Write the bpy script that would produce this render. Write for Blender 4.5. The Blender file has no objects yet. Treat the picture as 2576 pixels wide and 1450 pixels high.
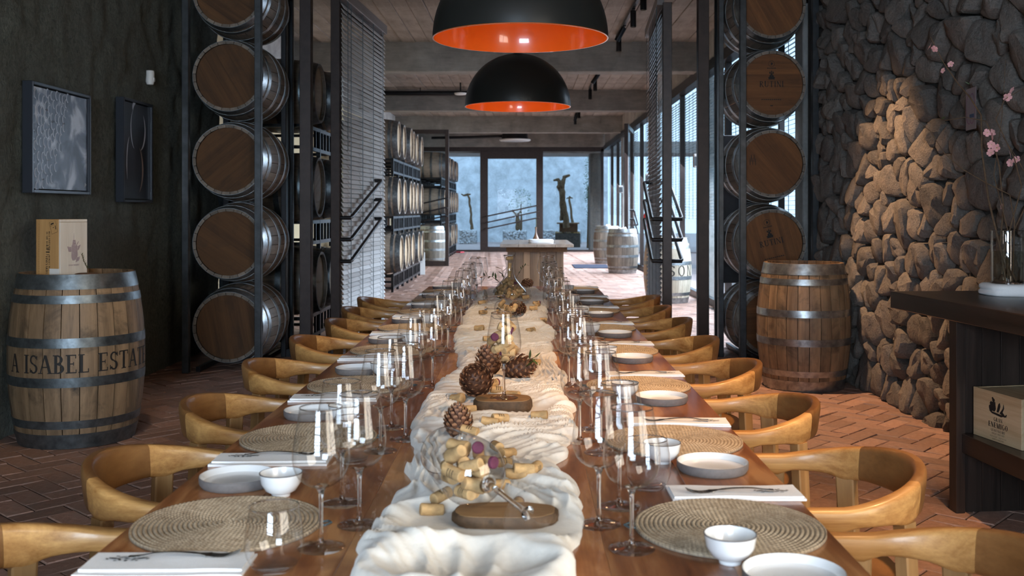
import bpy, bmesh, math, random
from mathutils import Vector, Matrix, noise
random.seed(7)
S = bpy.context.scene
COL = S.collection
PI = math.pi
R = math.radians
# ---------------------------------------------------------------- camera
# eye 1.35 m above the floor, level, looking along +Y (metres); lens shift keeps verticals upright
F, CX, CY, H = 2550.0, 1318.0, 529.0, 1.35
cam_d = bpy.data.cameras.new('camera')
cam = bpy.data.objects.new('camera', cam_d)
COL.objects.link(cam)
cam.location = (0, 0, H)
cam.rotation_euler = (R(90), 0, 0)
cam_d.sensor_width = 36.0
cam_d.lens = F / 2576 * 36.0
cam_d.shift_x = (1288 - CX) / 2576
cam_d.shift_y = (CY - 725) / 2576
cam_d.clip_start = 0.05
cam_d.clip_end = 300
cam_d.dof.use_dof = True
cam_d.dof.focus_distance = 4.2
cam_d.dof.aperture_fstop = 6.3
S.camera = cam
# ---------------------------------------------------------------- world, lights, exposure
w = bpy.data.worlds.new('world')
S.world = w
w.use_nodes = True
bg = w.node_tree.nodes['Background']
bg.inputs[0].default_value = (0.50, 0.74, 1.0, 1)
bg.inputs[1].default_value = 2.0
S.view_settings.view_transform = 'Standard'
S.view_settings.look = 'None'
S.view_settings.exposure = 0.0
S.view_settings.gamma = 1.0
S.view_settings.use_curve_mapping = False
S.cycles.use_denoising = True
S.cycles.max_bounces = 7
S.cycles.diffuse_bounces = 3
S.cycles.glossy_bounces = 3
S.cycles.transmission_bounces = 6
S.cycles.transparent_max_bounces = 24
S.cycles.use_adaptive_sampling = True
S.cycles.adaptive_threshold = 0.08
S.cycles.adaptive_min_samples = 12
S.cycles.sample_clamp_indirect = 6.0
S.cycles.caustics_reflective = False
S.cycles.caustics_refractive = False

def area(name, loc, target, sx, sy, energy, color, spread=PI):
    l = bpy.data.lights.new(name, 'AREA')
    l.shape = 'RECTANGLE'; l.size = sx; l.size_y = sy
    l.energy = energy; l.color = color; l.spread = spread
    o = bpy.data.objects.new(name, l); COL.objects.link(o)
    o.location = loc
    o.rotation_euler = (Vector(target) - Vector(loc)).to_track_quat('-Z', 'Y').to_euler()
    return o
def spot(name, loc, target, energy, color, size, blend=0.4, radius=0.05):
    l = bpy.data.lights.new(name, 'SPOT')
    l.energy = energy; l.color = color; l.spot_size = R(size); l.spot_blend = blend; l.shadow_soft_size = radius
    o = bpy.data.objects.new(name, l); COL.objects.link(o)
    o.location = loc
    o.rotation_euler = (Vector(target) - Vector(loc)).to_track_quat('-Z', 'Y').to_euler()
    return o
# daylight through the window behind the camera (cool sky) and the one in the right wall beside it (low warm sun)
area('rear_window_daylight', (-0.80, -3.62, 1.75), (-0.80, 0, 1.40), 2.1, 2.0, 520, (0.66, 0.82, 1.0))
area('side_window_sunlight', (2.72, -0.55, 1.75), (0.4, 0.45, 1.15), 2.7, 2.1, 210, (1.0, 0.87, 0.70))
# daylight through the long glazed side of the hall
for k, (ya, yb) in enumerate(((9.7, 14.9), (15.3, 20.8), (21.2, 26.7), (27.1, 32.4))):
    area('hall_window_daylight', (2.86, (ya + yb) / 2, 1.9), (1.0, (ya + yb) / 2, 0.2), yb - ya, 2.4, (400, 560, 640, 640)[k], (0.72, 0.83, 1.0), R(140))
# warm ceiling spots of the dining room: one washing the stone wall, others over the chairs and the left barrel
spot('wall_washer_light', (1.35, 7.40, 3.53), (2.44, 6.75, 0.05), 640, (1.0, 0.60, 0.33), 57, 0.65, 0.05)
spot('chair_spot_light', (1.75, 3.2, 3.53), (1.15, 3.4, 0.5), 430, (1.0, 0.56, 0.26), 62, 0.8, 0.05)
spot('barrel_spot_light', (-1.9, 4.6, 3.53), (-2.5, 5.9, 0.6), 70, (1.0, 0.72, 0.42), 40, 0.9, 0.08)
# spots of the hall ceiling tracks
for yy in (12.5, 14.2, 19.5, 25.5):
    spot('track_spot_light', (1.3, yy, 3.5), (1.3, yy + 0.3, 0), 35, (1.0, 0.62, 0.38), 70, 0.8, 0.05)

# ---------------------------------------------------------------- helpers
def at(px, py, d):
    return Vector(((px - CX) * d / F, d, H - (py - CY) * d / F))

def link(name, me, parent=None, loc=None, rot=None):
    o = bpy.data.objects.new(name, me); COL.objects.link(o)
    if parent: o.parent = parent
    if loc is not None: o.location = loc
    if rot is not None: o.rotation_euler = rot
    return o

def tag(o, label=None, cat=None, group=None, kind=None):
    if label: o['label'] = label
    if cat: o['category'] = cat
    if group: o['group'] = group
    if kind: o['kind'] = kind
    return o

def thing(name, label, cat, loc=(0, 0, 0), rz=0.0, group=None, rot=None):
    o = link(name, None, None, loc, rot if rot is not None else (0, 0, rz))
    o.empty_display_size = 0.1
    return tag(o, label, cat, group)

KIDS = {}
def copy_tree(o, parent=None, lvl=0):
    c = o.copy(); COL.objects.link(c)
    if parent is not None: c.parent = parent
    for ch in kids(o): copy_tree(ch, c, lvl + 1)
    return c
def kids(o):
    return [x for x in o.children]

class MB:
    def __init__(s):
        s.v = []; s.f = []; s.mi = []; s.cur = 0
    def add(s, vs, fs):
        b = len(s.v); s.v.extend([tuple(q) for q in vs])
        for f in fs:
            s.f.append(tuple(b + i for i in f)); s.mi.append(s.cur)
        return s
    def box(s, x0, y0, z0, x1, y1, z1, M=None):
        vs = [Vector(q) for q in ((x0, y0, z0), (x1, y0, z0), (x1, y1, z0), (x0, y1, z0), (x0, y0, z1), (x1, y0, z1), (x1, y1, z1), (x0, y1, z1))]
        if M is not None: vs = [M @ q for q in vs]
        return s.add(vs, [(0, 3, 2, 1), (4, 5, 6, 7), (0, 1, 5, 4), (1, 2, 6, 5), (2, 3, 7, 6), (3, 0, 4, 7)])
    def bar(s, a, b, w, h, up=(0, 0, 1)):
        a = Vector(a); b = Vector(b); t = (b - a).normalized(); u = Vector(up)
        n = t.cross(u)
        if n.length < 1e-4: n = t.cross(Vector((1, 0, 0)))
        n.normalize(); u = n.cross(t).normalized()
        vs = [p + n * (sx * w / 2) + u * (sz * h / 2) for p in (a, b) for sx, sz in ((-1, -1), (1, -1), (1, 1), (-1, 1))]
        return s.add(vs, [(0, 1, 2, 3), (7, 6, 5, 4), (0, 4, 5, 1), (1, 5, 6, 2), (2, 6, 7, 3), (3, 7, 4, 0)])
    def lathe(s, prof, seg=32, a0=0.0, a1=2 * PI, M=None):
        full = abs(a1 - a0 - 2 * PI) < 1e-6
        n = seg if full else seg + 1
        vs = []; m = len(prof)
        for i in range(n):
            a = a0 + (a1 - a0) * i / seg; c, q = math.cos(a), math.sin(a)
            for r, z in prof: vs.append(Vector((r * c, r * q, z)))
        fs = []
        for i in range(seg):
            j = (i + 1) % n
            for k in range(m - 1):
                if prof[k][0] < 1e-6 and prof[k + 1][0] < 1e-6: continue
                if prof[k][0] < 1e-6: fs.append((i * m + k, j * m + k + 1, i * m + k + 1))
                elif prof[k + 1][0] < 1e-6: fs.append((i * m + k, j * m + k, i * m + k + 1))
                else: fs.append((i * m + k, j * m + k, j * m + k + 1, i * m + k + 1))
        if M is not None: vs = [M @ q for q in vs]
        return s.add(vs, fs)
    def tube(s, pts, rad, seg=8, caps=True):
        pts = [Vector(q) for q in pts]; n = len(pts)
        rad = [rad] * n if not hasattr(rad, '__len__') else rad
        t0 = (pts[1] - pts[0]).normalized()
        u = t0.orthogonal().normalized(); vs = []
        for i, p in enumerate(pts):
            t = (pts[min(i + 1, n - 1)] - pts[max(i - 1, 0)]).normalized()
            u = (u - t * u.dot(t))
            u = u.normalized() if u.length > 1e-6 else t.orthogonal().normalized()
            b = t.cross(u)
            for k in range(seg):
                a = 2 * PI * k / seg
                vs.append(p + (u * math.cos(a) + b * math.sin(a)) * rad[i])
        fs = [(i * seg + k, i * seg + (k + 1) % seg, (i + 1) * seg + (k + 1) % seg, (i + 1) * seg + k) for i in range(n - 1) for k in range(seg)]
        if caps:
            fs.append(tuple(range(seg - 1, -1, -1))); fs.append(tuple((n - 1) * seg + k for k in range(seg)))
        return s.add(vs, fs)
    def rings(s, rings, cap=True, closed=True):
        m = len(rings[0]); vs = [q for r in rings for q in r]; fs = []
        for i in range(len(rings) - 1):
            for k in range(m if closed else m - 1):
                k2 = (k + 1) % m
                fs.append((i * m + k, i * m + k2, (i + 1) * m + k2, (i + 1) * m + k))
        if cap:
            fs.append(tuple(range(m - 1, -1, -1))); fs.append(tuple((len(rings) - 1) * m + k for k in range(m)))
        return s.add(vs, fs)
    def prism(s, poly, z0, z1, M=None):
        n = len(poly)
        vs = [Vector((x, y, z0)) for x, y in poly] + [Vector((x, y, z1)) for x, y in poly]
        if M is not None: vs = [M @ q for q in vs]
        return s.add(vs, [tuple(range(n - 1, -1, -1)), tuple(range(n, 2 * n))] + [(i, (i + 1) % n, n + (i + 1) % n, n + i) for i in range(n)])
    def mesh(s, name, mats, smooth=40, bevel=0, bseg=1, weld=False):
        me = bpy.data.meshes.new(name)
        me.from_pydata(s.v, [], s.f)
        if not isinstance(mats, (list, tuple)): mats = [mats]
        for m in mats: me.materials.append(m)
        if len(mats) > 1: me.polygons.foreach_set('material_index', s.mi)
        if bevel or weld:
            bm = bmesh.new(); bm.from_mesh(me)
            if weld: bmesh.ops.remove_doubles(bm, verts=bm.verts, dist=1e-5)
            if bevel:
                es = [e for e in bm.edges if len(e.link_faces) == 2 and e.calc_face_angle(0) > 0.6]
                bmesh.ops.bevel(bm, geom=es, offset=bevel, segments=bseg, affect='EDGES', profile=0.6)
            bm.to_mesh(me); bm.free()
        if smooth:
            me.polygons.foreach_set('use_smooth', [True] * len(me.polygons))
            me.set_sharp_from_angle(angle=R(smooth))
        me.update()
        return me
    def build(s, name, mats, parent=None, loc=None, rot=None, **k):
        return link(name, s.mesh(name, mats, **k), parent, loc, rot)

def struct(o):
    o['kind'] = 'structure'; return o

# ---------------------------------------------------------------- materials
def new_mat(name):
    m = bpy.data.materials.new(name); m.use_nodes = True
    nt = m.node_tree; b = nt.nodes['Principled BSDF']
    return m, nt, b
def N(nt, t, **k):
    n = nt.nodes.new(t)
    for a, v in k.items(): setattr(n, a, v)
    return n
def L(nt, a, b): nt.links.new(a, b)
def rgba(c): return (c[0], c[1], c[2], 1)

def coords(nt, scale=(1, 1, 1), rnd=0.0, kind='Object', rot=(0, 0, 0)):
    tc = N(nt, 'ShaderNodeTexCoord'); mp = N(nt, 'ShaderNodeMapping')
    mp.inputs['Scale'].default_value = scale; mp.inputs['Rotation'].default_value = rot
    L(nt, tc.outputs[kind], mp.inputs[0])
    if rnd:
        oi = N(nt, 'ShaderNodeObjectInfo'); mu = N(nt, 'ShaderNodeMath', operation='MULTIPLY'); mu.inputs[1].default_value = rnd
        L(nt, oi.outputs['Random'], mu.inputs[0]); L(nt, mu.outputs[0], mp.inputs['Location'])
    return mp.outputs[0]
def noise_n(nt, vec, scale, detail=4, rough=0.55, dist=0.0):
    n = N(nt, 'ShaderNodeTexNoise'); n.inputs['Scale'].default_value = scale; n.inputs['Detail'].default_value = detail
    n.inputs['Roughness'].default_value = rough; n.inputs['Distortion'].default_value = dist
    L(nt, vec, n.inputs['Vector']); return n.outputs['Fac']
def ramp(nt, fac, stops):
    r = N(nt, 'ShaderNodeValToRGB'); e = r.color_ramp.elements
    while len(e) < len(stops): e.new(0.5)
    for q, (p, c) in zip(e, stops): q.position = p; q.color = rgba(c)
    L(nt, fac, r.inputs[0]); return r.outputs[0]
def mixc(nt, fac, a, b, mode='MIX'):
    m = N(nt, 'ShaderNodeMix', data_type='RGBA', blend_type=mode)
    for inp, v in ((m.inputs[0], fac), (m.inputs[6], a), (m.inputs[7], b)):
        if hasattr(v, 'is_linked') or isinstance(v, bpy.types.NodeSocket): L(nt, v, inp)
        elif isinstance(v, (int, float)): inp.default_value = v
        else: inp.default_value = rgba(v)
    return m.outputs[2]
def bump(nt, b, h, strength=0.3, dist=0.01, chain=None):
    n = N(nt, 'ShaderNodeBump'); n.inputs['Strength'].default_value = strength; n.inputs['Distance'].default_value = dist
    L(nt, h, n.inputs['Height'])
    if chain is not None: L(nt, chain, n.inputs['Normal'])
    L(nt, n.outputs[0], b.inputs['Normal']); return n.outputs[0]
def objvar(nt, col, lo=0.75, hi=1.2):
    oi = N(nt, 'ShaderNodeObjectInfo'); mr = N(nt, 'ShaderNodeMapRange')
    mr.inputs['To Min'].default_value = lo; mr.inputs['To Max'].default_value = hi
    L(nt, oi.outputs['Random'], mr.inputs[0])
    cb = N(nt, 'ShaderNodeCombineColor')
    for i in range(3): L(nt, mr.outputs[0], cb.inputs[i])
    return mixc(nt, 1.0, col, cb.outputs[0], 'MULTIPLY')

def plain(name, c, rough=0.5, metal=0.0, nz=0.0, nscale=30, bmp=0.0, var=0.0, spec=0.5, coat=0.0, sheen=0.0):
    m, nt, b = new_mat(name)
    b.inputs['Roughness'].default_value = rough; b.inputs['Metallic'].default_value = metal
    b.inputs['Specular IOR Level'].default_value = spec; b.inputs['Coat Weight'].default_value = coat
    b.inputs['Sheen Weight'].default_value = sheen
    vec = coords(nt)
    f = noise_n(nt, vec, nscale)
    col = ramp(nt, f, [(0.3, tuple(x * (1 - nz) for x in c)), (0.7, tuple(min(1, x * (1 + nz)) for x in c))])
    if var: col = objvar(nt, col, 1 - var, 1 + var)
    L(nt, col, b.inputs['Base Color'])
    if bmp: bump(nt, b, f, bmp, 0.01)
    return m

def wood(name, c1, c2, axis='x', scale=8.0, rough=0.5, var=0.15, stain=0.0, stain_c=(0.02, 0.015, 0.01), coat=0.0, bmp=0.15, figure=1.0, stretch=0.06):
    m, nt, b = new_mat(name)
    sc = {'x': (stretch, 1, 1), 'y': (1, stretch, 1), 'z': (1, 1, stretch)}[axis]
    vec = coords(nt, sc, 37.0)
    n1 = noise_n(nt, vec, scale, 6, 0.6, 1.2 * figure)
    n2 = noise_n(nt, vec, scale * 9, 4, 0.7)
    ad = N(nt, 'ShaderNodeMath', operation='MULTIPLY_ADD'); L(nt, n2, ad.inputs[0]); ad.inputs[1].default_value = 0.35; L(nt, n1, ad.inputs[2])
    col = ramp(nt, ad.outputs[0], [(0.45, c1), (0.9, c2)])
    if stain:
        v3 = coords(nt, (1, 1, 1), 91.0)
        n3 = noise_n(nt, v3, 4.5, 5, 0.65, 0.6)
        mk = ramp(nt, n3, [(0.52, (0, 0, 0)), (0.74, (stain,) * 3)])
        col = mixc(nt, mk, col, stain_c)
    if var: col = objvar(nt, col, 1 - var, 1 + var)
    L(nt, col, b.inputs['Base Color'])
    b.inputs['Roughness'].default_value = rough; b.inputs['Coat Weight'].default_value = coat; b.inputs['Coat Roughness'].default_value = 0.12
    if bmp: bump(nt, b, ad.outputs[0], bmp, 0.004)
    return m

def thin_glass(name, tint=(1, 1, 1), base=0.07, power=3.2, gain=0.85, rough=0.0):
    m, nt, b = new_mat(name); nt.nodes.remove(b)
    out = nt.nodes['Material Output']
    lw = N(nt, 'ShaderNodeLayerWeight'); lw.inputs[0].default_value = 0.5
    pw = N(nt, 'ShaderNodeMath', operation='POWER'); pw.inputs[1].default_value = power; L(nt, lw.outputs['Facing'], pw.inputs[0])
    ma = N(nt, 'ShaderNodeMath', operation='MULTIPLY_ADD', use_clamp=True); ma.inputs[1].default_value = gain; ma.inputs[2].default_value = base; L(nt, pw.outputs[0], ma.inputs[0])
    tr = N(nt, 'ShaderNodeBsdfTransparent'); tr.inputs[0].default_value = rgba(tint)
    gl = N(nt, 'ShaderNodeBsdfGlossy'); gl.inputs['Roughness'].default_value = rough
    mx = N(nt, 'ShaderNodeMixShader'); L(nt, ma.outputs[0], mx.inputs[0]); L(nt, tr.outputs[0], mx.inputs[1]); L(nt, gl.outputs[0], mx.inputs[2])
    L(nt, mx.outputs[0], out.inputs[0])
    return m
def emit(name, c, s):
    m, nt, b = new_mat(name)
    b.inputs['Base Color'].default_value = rgba(c); b.inputs['Emission Color'].default_value = rgba(c); b.inputs['Emission Strength'].default_value = s
    return m

M = {}
M['steel_black'] = plain('black_steel', (0.018, 0.018, 0.02), 0.38, 0.6, 0.2, 12)
M['steel_grey'] = plain('grey_painted_steel', (0.075, 0.08, 0.085), 0.35, 0.7, 0.25, 14)
M['frame_brown'] = plain('dark_brown_metal', (0.035, 0.022, 0.018), 0.42, 0.3, 0.25, 15)
M['hoop'] = plain('galvanised_hoop', (0.34, 0.36, 0.37), 0.34, 0.9, 0.35, 22, 0.1, 0.12)
M['hoop_dark'] = plain('dark_hoop', (0.15, 0.17, 0.18), 0.40, 0.85, 0.35, 22, 0.1, 0.12)
M['stave'] = wood('oak_staves', (0.095, 0.058, 0.030), (0.31, 0.20, 0.11), 'z', 9, 0.6, 0.2, 0.9)
M['stave_grey'] = wood('weathered_oak_staves', (0.10, 0.08, 0.062), (0.27, 0.215, 0.165), 'z', 9, 0.6, 0.18, 0.5, (0.03, 0.022, 0.018))
M['stave_white'] = wood('pale_oak_staves', (0.34, 0.28, 0.2), (0.62, 0.54, 0.42), 'z', 9, 0.6, 0.1, 0.25, (0.12, 0.07, 0.04))
M['head'] = wood('oak_head', (0.10, 0.038, 0.011), (0.25, 0.10, 0.030), 'y', 7, 0.75, 0.05, 0.3)
M['head_dark'] = wood('dark_oak_head', (0.055, 0.024, 0.008), (0.135, 0.060, 0.020), 'y', 7, 0.8, 0.05, 0.4)
M['head_pale'] = wood('pale_oak_head', (0.30, 0.20, 0.11), (0.5, 0.37, 0.22), 'x', 7, 0.55, 0.1, 0.2)
M['ink'] = plain('black_ink', (0.012, 0.01, 0.009), 0.7)
M['ink_purple'] = plain('purple_ink', (0.16, 0.05, 0.11), 0.7)
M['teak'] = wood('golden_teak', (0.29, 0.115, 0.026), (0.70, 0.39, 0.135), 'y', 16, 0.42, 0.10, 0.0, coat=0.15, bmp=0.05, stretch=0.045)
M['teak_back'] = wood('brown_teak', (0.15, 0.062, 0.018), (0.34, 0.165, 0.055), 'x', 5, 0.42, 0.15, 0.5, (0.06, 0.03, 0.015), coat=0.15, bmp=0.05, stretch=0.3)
M['teak_leg'] = wood('teak_leg', (0.28, 0.15, 0.055), (0.50, 0.30, 0.125), 'z', 9, 0.5, 0.12, bmp=0.05)
M['cloth'] = plain('white_gauze', (0.80, 0.77, 0.71), 0.9, 0, 0.05, 60, 0.12, sheen=0.3)
M['linen'] = plain('white_linen', (0.82, 0.83, 0.85), 0.85, 0, 0.03, 300, 0.1, sheen=0.2)
M['ceramic'] = plain('white_ceramic', (0.80, 0.81, 0.82), 0.18, 0, 0.02, 10, coat=0.4)
M['ceramic_grey'] = plain('grey_stoneware', (0.17, 0.155, 0.15), 0.6, 0, 0.12, 90)
M['cutlery'] = plain('polished_steel', (0.55, 0.54, 0.52), 0.16, 1.0)
M['glass'] = thin_glass('thin_glass', (0.995, 0.997, 0.997), 0.055, 3.0, 0.72)
M['glass_foot'] = thin_glass('thin_foot_glass', (0.995, 0.997, 0.997), 0.02, 2.6, 0.75)
M['glass_decanter'] = thin_glass('decanter_glass', (0.98, 0.99, 0.99), 0.09, 1.9, 0.85)
M['pane'] = thin_glass('window_pane', (0.96, 0.985, 0.99), 0.004, 5.0, 0.20)
M['cork'] = plain('cork', (0.52, 0.33, 0.15), 0.8, 0, 0.28, 55, 0.25, 0.22)
M['cork_end'] = plain('wine_stained_cork', (0.12, 0.022, 0.055), 0.7, 0, 0.3, 90)
M['cone'] = plain('pine_cone_scale', (0.115, 0.045, 0.022), 0.6, 0, 0.45, 50, 0.2, 0.3)
M['cone_tip'] = plain('pine_cone_tip', (0.27, 0.125, 0.06), 0.6, 0, 0.35, 60, 0.2, 0.3)
M['white_paint'] = plain('white_paint', (0.7, 0.7, 0.68), 0.5)
M['leaf'] = plain('olive_leaf', (0.045, 0.075, 0.02), 0.5, 0, 0.3, 20, 0, 0.3)
M['twig'] = plain('twig_bark', (0.10, 0.058, 0.03), 0.75, 0, 0.35, 60, 0.2)
M['petal'] = plain('pink_petal', (0.72, 0.36, 0.36), 0.7, 0, 0.12, 40, sheen=0.2)
M['dark_wood'] = wood('dark_stained_wood', (0.010, 0.007, 0.006), (0.034, 0.022, 0.017), 'y', 12, 0.38, 0.12, bmp=0.2, coat=0.1)
M['dark_wood_z'] = wood('dark_stained_boards', (0.012, 0.008, 0.006), (0.038, 0.024, 0.018), 'z', 12, 0.42, 0.12, bmp=0.2)
M['crate'] = wood('pine_crate', (0.40, 0.26, 0.13), (0.66, 0.50, 0.31), 'x', 9, 0.6, 0.06)
M['crate_tan'] = wood('tan_pine', (0.36, 0.19, 0.065), (0.54, 0.32, 0.13), 'z', 9, 0.6, 0.04)
M['crate_pale'] = wood('pale_pine', (0.60, 0.53, 0.44), (0.74, 0.68, 0.6), 'z', 12, 0.6, 0.03)
M['lamp_black'] = plain('lamp_black', (0.017, 0.018, 0.017), 0.34, 0, 0.05, 5)
M['lamp_orange'] = plain('lamp_orange', (0.50, 0.095, 0.012), 0.22, 0, 0.03, 5, coat=0.6)
M['bulb'] = emit('warm_bulb', (1.0, 0.72, 0.38), 14)
M['lens'] = emit('spot_lens', (1.0, 0.66, 0.30), 2.2)
M['slat'] = wood('grey_wood_slat', (0.42, 0.40, 0.385), (0.62, 0.60, 0.57), 'x', 8, 0.35, 0.1, bmp=0.03)
M['slat_dark'] = wood('dark_wood_slat', (0.10, 0.085, 0.08), (0.20, 0.17, 0.16), 'x', 8, 0.4, 0.1, bmp=0.03)
M['tape'] = plain('ladder_tape', (0.06, 0.085, 0.095), 0.8)
M['louver'] = plain('aluminium_louver', (0.42, 0.45, 0.48), 0.45, 0.3, 0.05, 5)
M['cream'] = plain('cream_plaster', (0.52, 0.40, 0.24), 0.85, 0, 0.08, 3, 0.1)
# ---------------------------------------------------------------- setting: surfaces
def mat_plaster():
    m, nt, b = new_mat('rough_plaster'); vec = coords(nt)
    n1 = noise_n(nt, vec, 26, 8, 0.7, 0.8); n2 = noise_n(nt, vec, 1.3, 4, 0.6); n3 = noise_n(nt, coords(nt, (1, 1, 0.35)), 60, 5, 0.7, 0.5)
    c = ramp(nt, n1, [(0.3, (0.07, 0.078, 0.06)), (0.7, (0.24, 0.24, 0.185))])
    c = mixc(nt, ramp(nt, n2, [(0.35, (0, 0, 0)), (0.7, (0.6, 0.6, 0.6))]), c, (0.145, 0.145, 0.12))
    L(nt, c, b.inputs['Base Color']); b.inputs['Roughness'].default_value = 0.92
    ad = N(nt, 'ShaderNodeMath', operation='ADD'); L(nt, n1, ad.inputs[0]); L(nt, n3, ad.inputs[1])
    bump(nt, b, ad.outputs[0], 1.0, 0.07); return m
def mat_concrete(name, c, lines=None):
    m, nt, b = new_mat(name); vec = coords(nt)
    n1 = noise_n(nt, vec, 2.2, 6, 0.65, 0.4); n2 = noise_n(nt, coords(nt, (1, 0.12, 1)) if lines is None else coords(nt, lines), 22, 5, 0.7)
    ad = N(nt, 'ShaderNodeMath', operation='MULTIPLY_ADD'); L(nt, n2, ad.inputs[0]); ad.inputs[1].default_value = 0.5; L(nt, n1, ad.inputs[2])
    col = ramp(nt, ad.outputs[0], [(0.45, tuple(x * 0.55 for x in c)), (1.0, tuple(x * 1.3 for x in c))])
    L(nt, objvar(nt, col, 0.85, 1.15), b.inputs['Base Color']); b.inputs['Roughness'].default_value = 0.85
    bump(nt, b, ad.outputs[0], 0.5, 0.015); return m
def mat_brick(name, attr):
    m, nt, b = new_mat(name); vec = coords(nt)
    n1 = noise_n(nt, vec, 30, 6, 0.7); n2 = noise_n(nt, coords(nt, kind='Generated') if False else vec, 6, 5, 0.6, 0.5)
    c = ramp(nt, n1, [(0.3, (0.26, 0.145, 0.105)), (0.7, (0.43, 0.255, 0.19))])
    c = mixc(nt, ramp(nt, n2, [(0.45, (0, 0, 0)), (0.75, (0.55, 0.55, 0.55))]), c, (0.27, 0.205, 0.18))
    mr = N(nt, 'ShaderNodeMapRange'); mr.inputs['To Min'].default_value = 0.68; mr.inputs['To Max'].default_value = 1.2
    if attr: s_ = N(nt, 'ShaderNodeAttribute', attribute_name='rnd').outputs['Fac']
    else: s_ = N(nt, 'ShaderNodeObjectInfo').outputs['Random']
    L(nt, s_, mr.inputs[0]); cb = N(nt, 'ShaderNodeCombineColor')
    for i in range(3): L(nt, mr.outputs[0], cb.inputs[i])
    L(nt, mixc(nt, 1.0, c, cb.outputs[0], 'MULTIPLY'), b.inputs['Base Color'])
    b.inputs['Roughness'].default_value = 0.62
    ad = N(nt, 'ShaderNodeMath', operation='ADD'); L(nt, n1, ad.inputs[0]); L(nt, n2, ad.inputs[1])
    bump(nt, b, ad.outputs[0], 0.35, 0.012); return m
def mat_stone():
    m, nt, b = new_mat('volcanic_stone'); vec = coords(nt)
    n1 = noise_n(nt, vec, 75, 6, 0.75); n2 = noise_n(nt, vec, 9, 6, 0.65, 0.3)
    v = N(nt, 'ShaderNodeTexVoronoi'); v.inputs['Scale'].default_value = 110; L(nt, vec, v.inputs['Vector'])
    c = ramp(nt, n1, [(0.3, (0.085, 0.078, 0.072)), (0.72, (0.27, 0.245, 0.22))])
    c = mixc(nt, ramp(nt, n2, [(0.4, (0, 0, 0)), (0.7, (0.7, 0.7, 0.7))]), c, (0.235, 0.19, 0.155))
    L(nt, objvar(nt, c, 0.72, 1.25), b.inputs['Base Color']); b.inputs['Roughness'].default_value = 0.9
    ad = N(nt, 'ShaderNodeMath', operation='ADD'); L(nt, n1, ad.inputs[0])
    mu = N(nt, 'ShaderNodeMath', operation='MULTIPLY'); mu.inputs[1].default_value = 3.0; L(nt, n2, mu.inputs[0]); L(nt, mu.outputs[0], ad.inputs[1])
    bump(nt, b, ad.outputs[0], 0.8, 0.02); return m
M['plaster'] = mat_plaster()
M['concrete'] = mat_concrete('board_formed_concrete', (0.28, 0.235, 0.20))
M['concrete_beam'] = mat_concrete('beam_concrete', (0.24, 0.22, 0.195), (0.15, 1, 1))
M['concrete_plain'] = mat_concrete('grey_concrete', (0.32, 0.30, 0.28), (1, 1, 1))
M['brick'] = mat_brick('floor_brick', False)
M['brick_stuff'] = mat_brick('floor_brick_field', True)
M['mortar'] = plain('dark_mortar', (0.05, 0.036, 0.03), 0.95, 0, 0.3, 40, 0.3)
M['stone'] = mat_stone()
M['stone_gap'] = plain('wall_gap_mortar', (0.05, 0.045, 0.042), 0.95, 0, 0.3, 20, 0.3)  # dark mortar of the base wall between the stones
WL, WR = -3.07, 2.62          # plaster wall, stone wall base plane
Y0, Y1 = -3.5, 32.9           # rear wall, glazed front of the hall
ZC, ZB = 3.86, 3.40           # ceiling, underside of the beams

# floor ------------------------------------------------------------
fl = struct(MB().box(-3.9, Y0, -0.25, 2.75, Y1 + 0.2, -0.008).build('floor', M['mortar'], smooth=0))
BL, BW = 0.248, 0.124
def herringbone(x0, x1, y0, y1):
    out = []; a = R(47); c, s = math.cos(a), math.sin(a); n = 170
    for i in range(-n, n):
        for j in range(-n, n):
            t = (i - j) % 4
            if t == 0: u, v, ang = (i + 1) * BW, (j + 0.5) * BW, 0        # lying brick covers (i,j),(i+1,j)
            elif t == 3: u, v, ang = (i + 0.5) * BW, (j + 1) * BW, 90     # standing brick covers (i,j),(i,j+1)
            else: continue
            x = c * u - s * v; y = s * u + c * v + 12
            if x0 < x < x1 and y0 < y < y1: out.append((x, y, a + R(ang)))
    return out
bricks = herringbone(-3.8, 2.6, 0.6, Y1)
def brick_mesh(v):
    g = 0.0035; mb = MB(); l, q = BL / 2 - g, BW / 2 - g; ch = 0.004
    top = []
    rg = random.Random(v)
    for sx, sy in ((-1, -1), (1, -1), (1, 1), (-1, 1)):
        top.append((sx * (l - ch), sy * (q - ch), rg.uniform(-0.003, 0.0015)))
    mid = [(sx * l + rg.uniform(-.0015, .0015), sy * q + rg.uniform(-.0015, .0015), -0.006) for sx, sy in ((-1, -1), (1, -1), (1, 1), (-1, 1))]
    low = [(x, y, -0.03) for x, y, z in mid]
    return mb.add(top + mid + low, [(0, 1, 2, 3)] + [(4 + i, 4 + (i + 1) % 4, (i + 1) % 4, i) for i in range(4)] + [(8 + i, 8 + (i + 1) % 4, 4 + (i + 1) % 4, 4 + i) for i in range(4)])
BM = [brick_mesh(i) for i in range(8)]
bmesh_data = [b.mesh('brick', M['brick'], smooth=0) for b in BM]
def shows(x, y):
    px = CX + x / y * F; py = CY + H / y * F
    if not (-20 < px < 2596 and py < 1460): return 0
    if CX - 1.245 * (py - CY) * .6 / .6 < px < CX + 0.95 * (py - CY) and py > 722: return 0
    if x < WL + .05 or (x > 2.45 and y < 9.3): return 0
    return 1.0 / y ** 3
rank = sorted(bricks, key=lambda q: -shows(q[0], q[1]))
near, rest = rank[:300], rank[300:]
for i, (x, y, a) in enumerate(near):
    link('brick', bmesh_data[i % 8], fl, (x, y, random.uniform(-0.0025, 0.0015)), (random.uniform(-.006, .006), random.uniform(-.006, .006), a + random.choice((0, PI))))
fv, ff, fr = [], [], []
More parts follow.
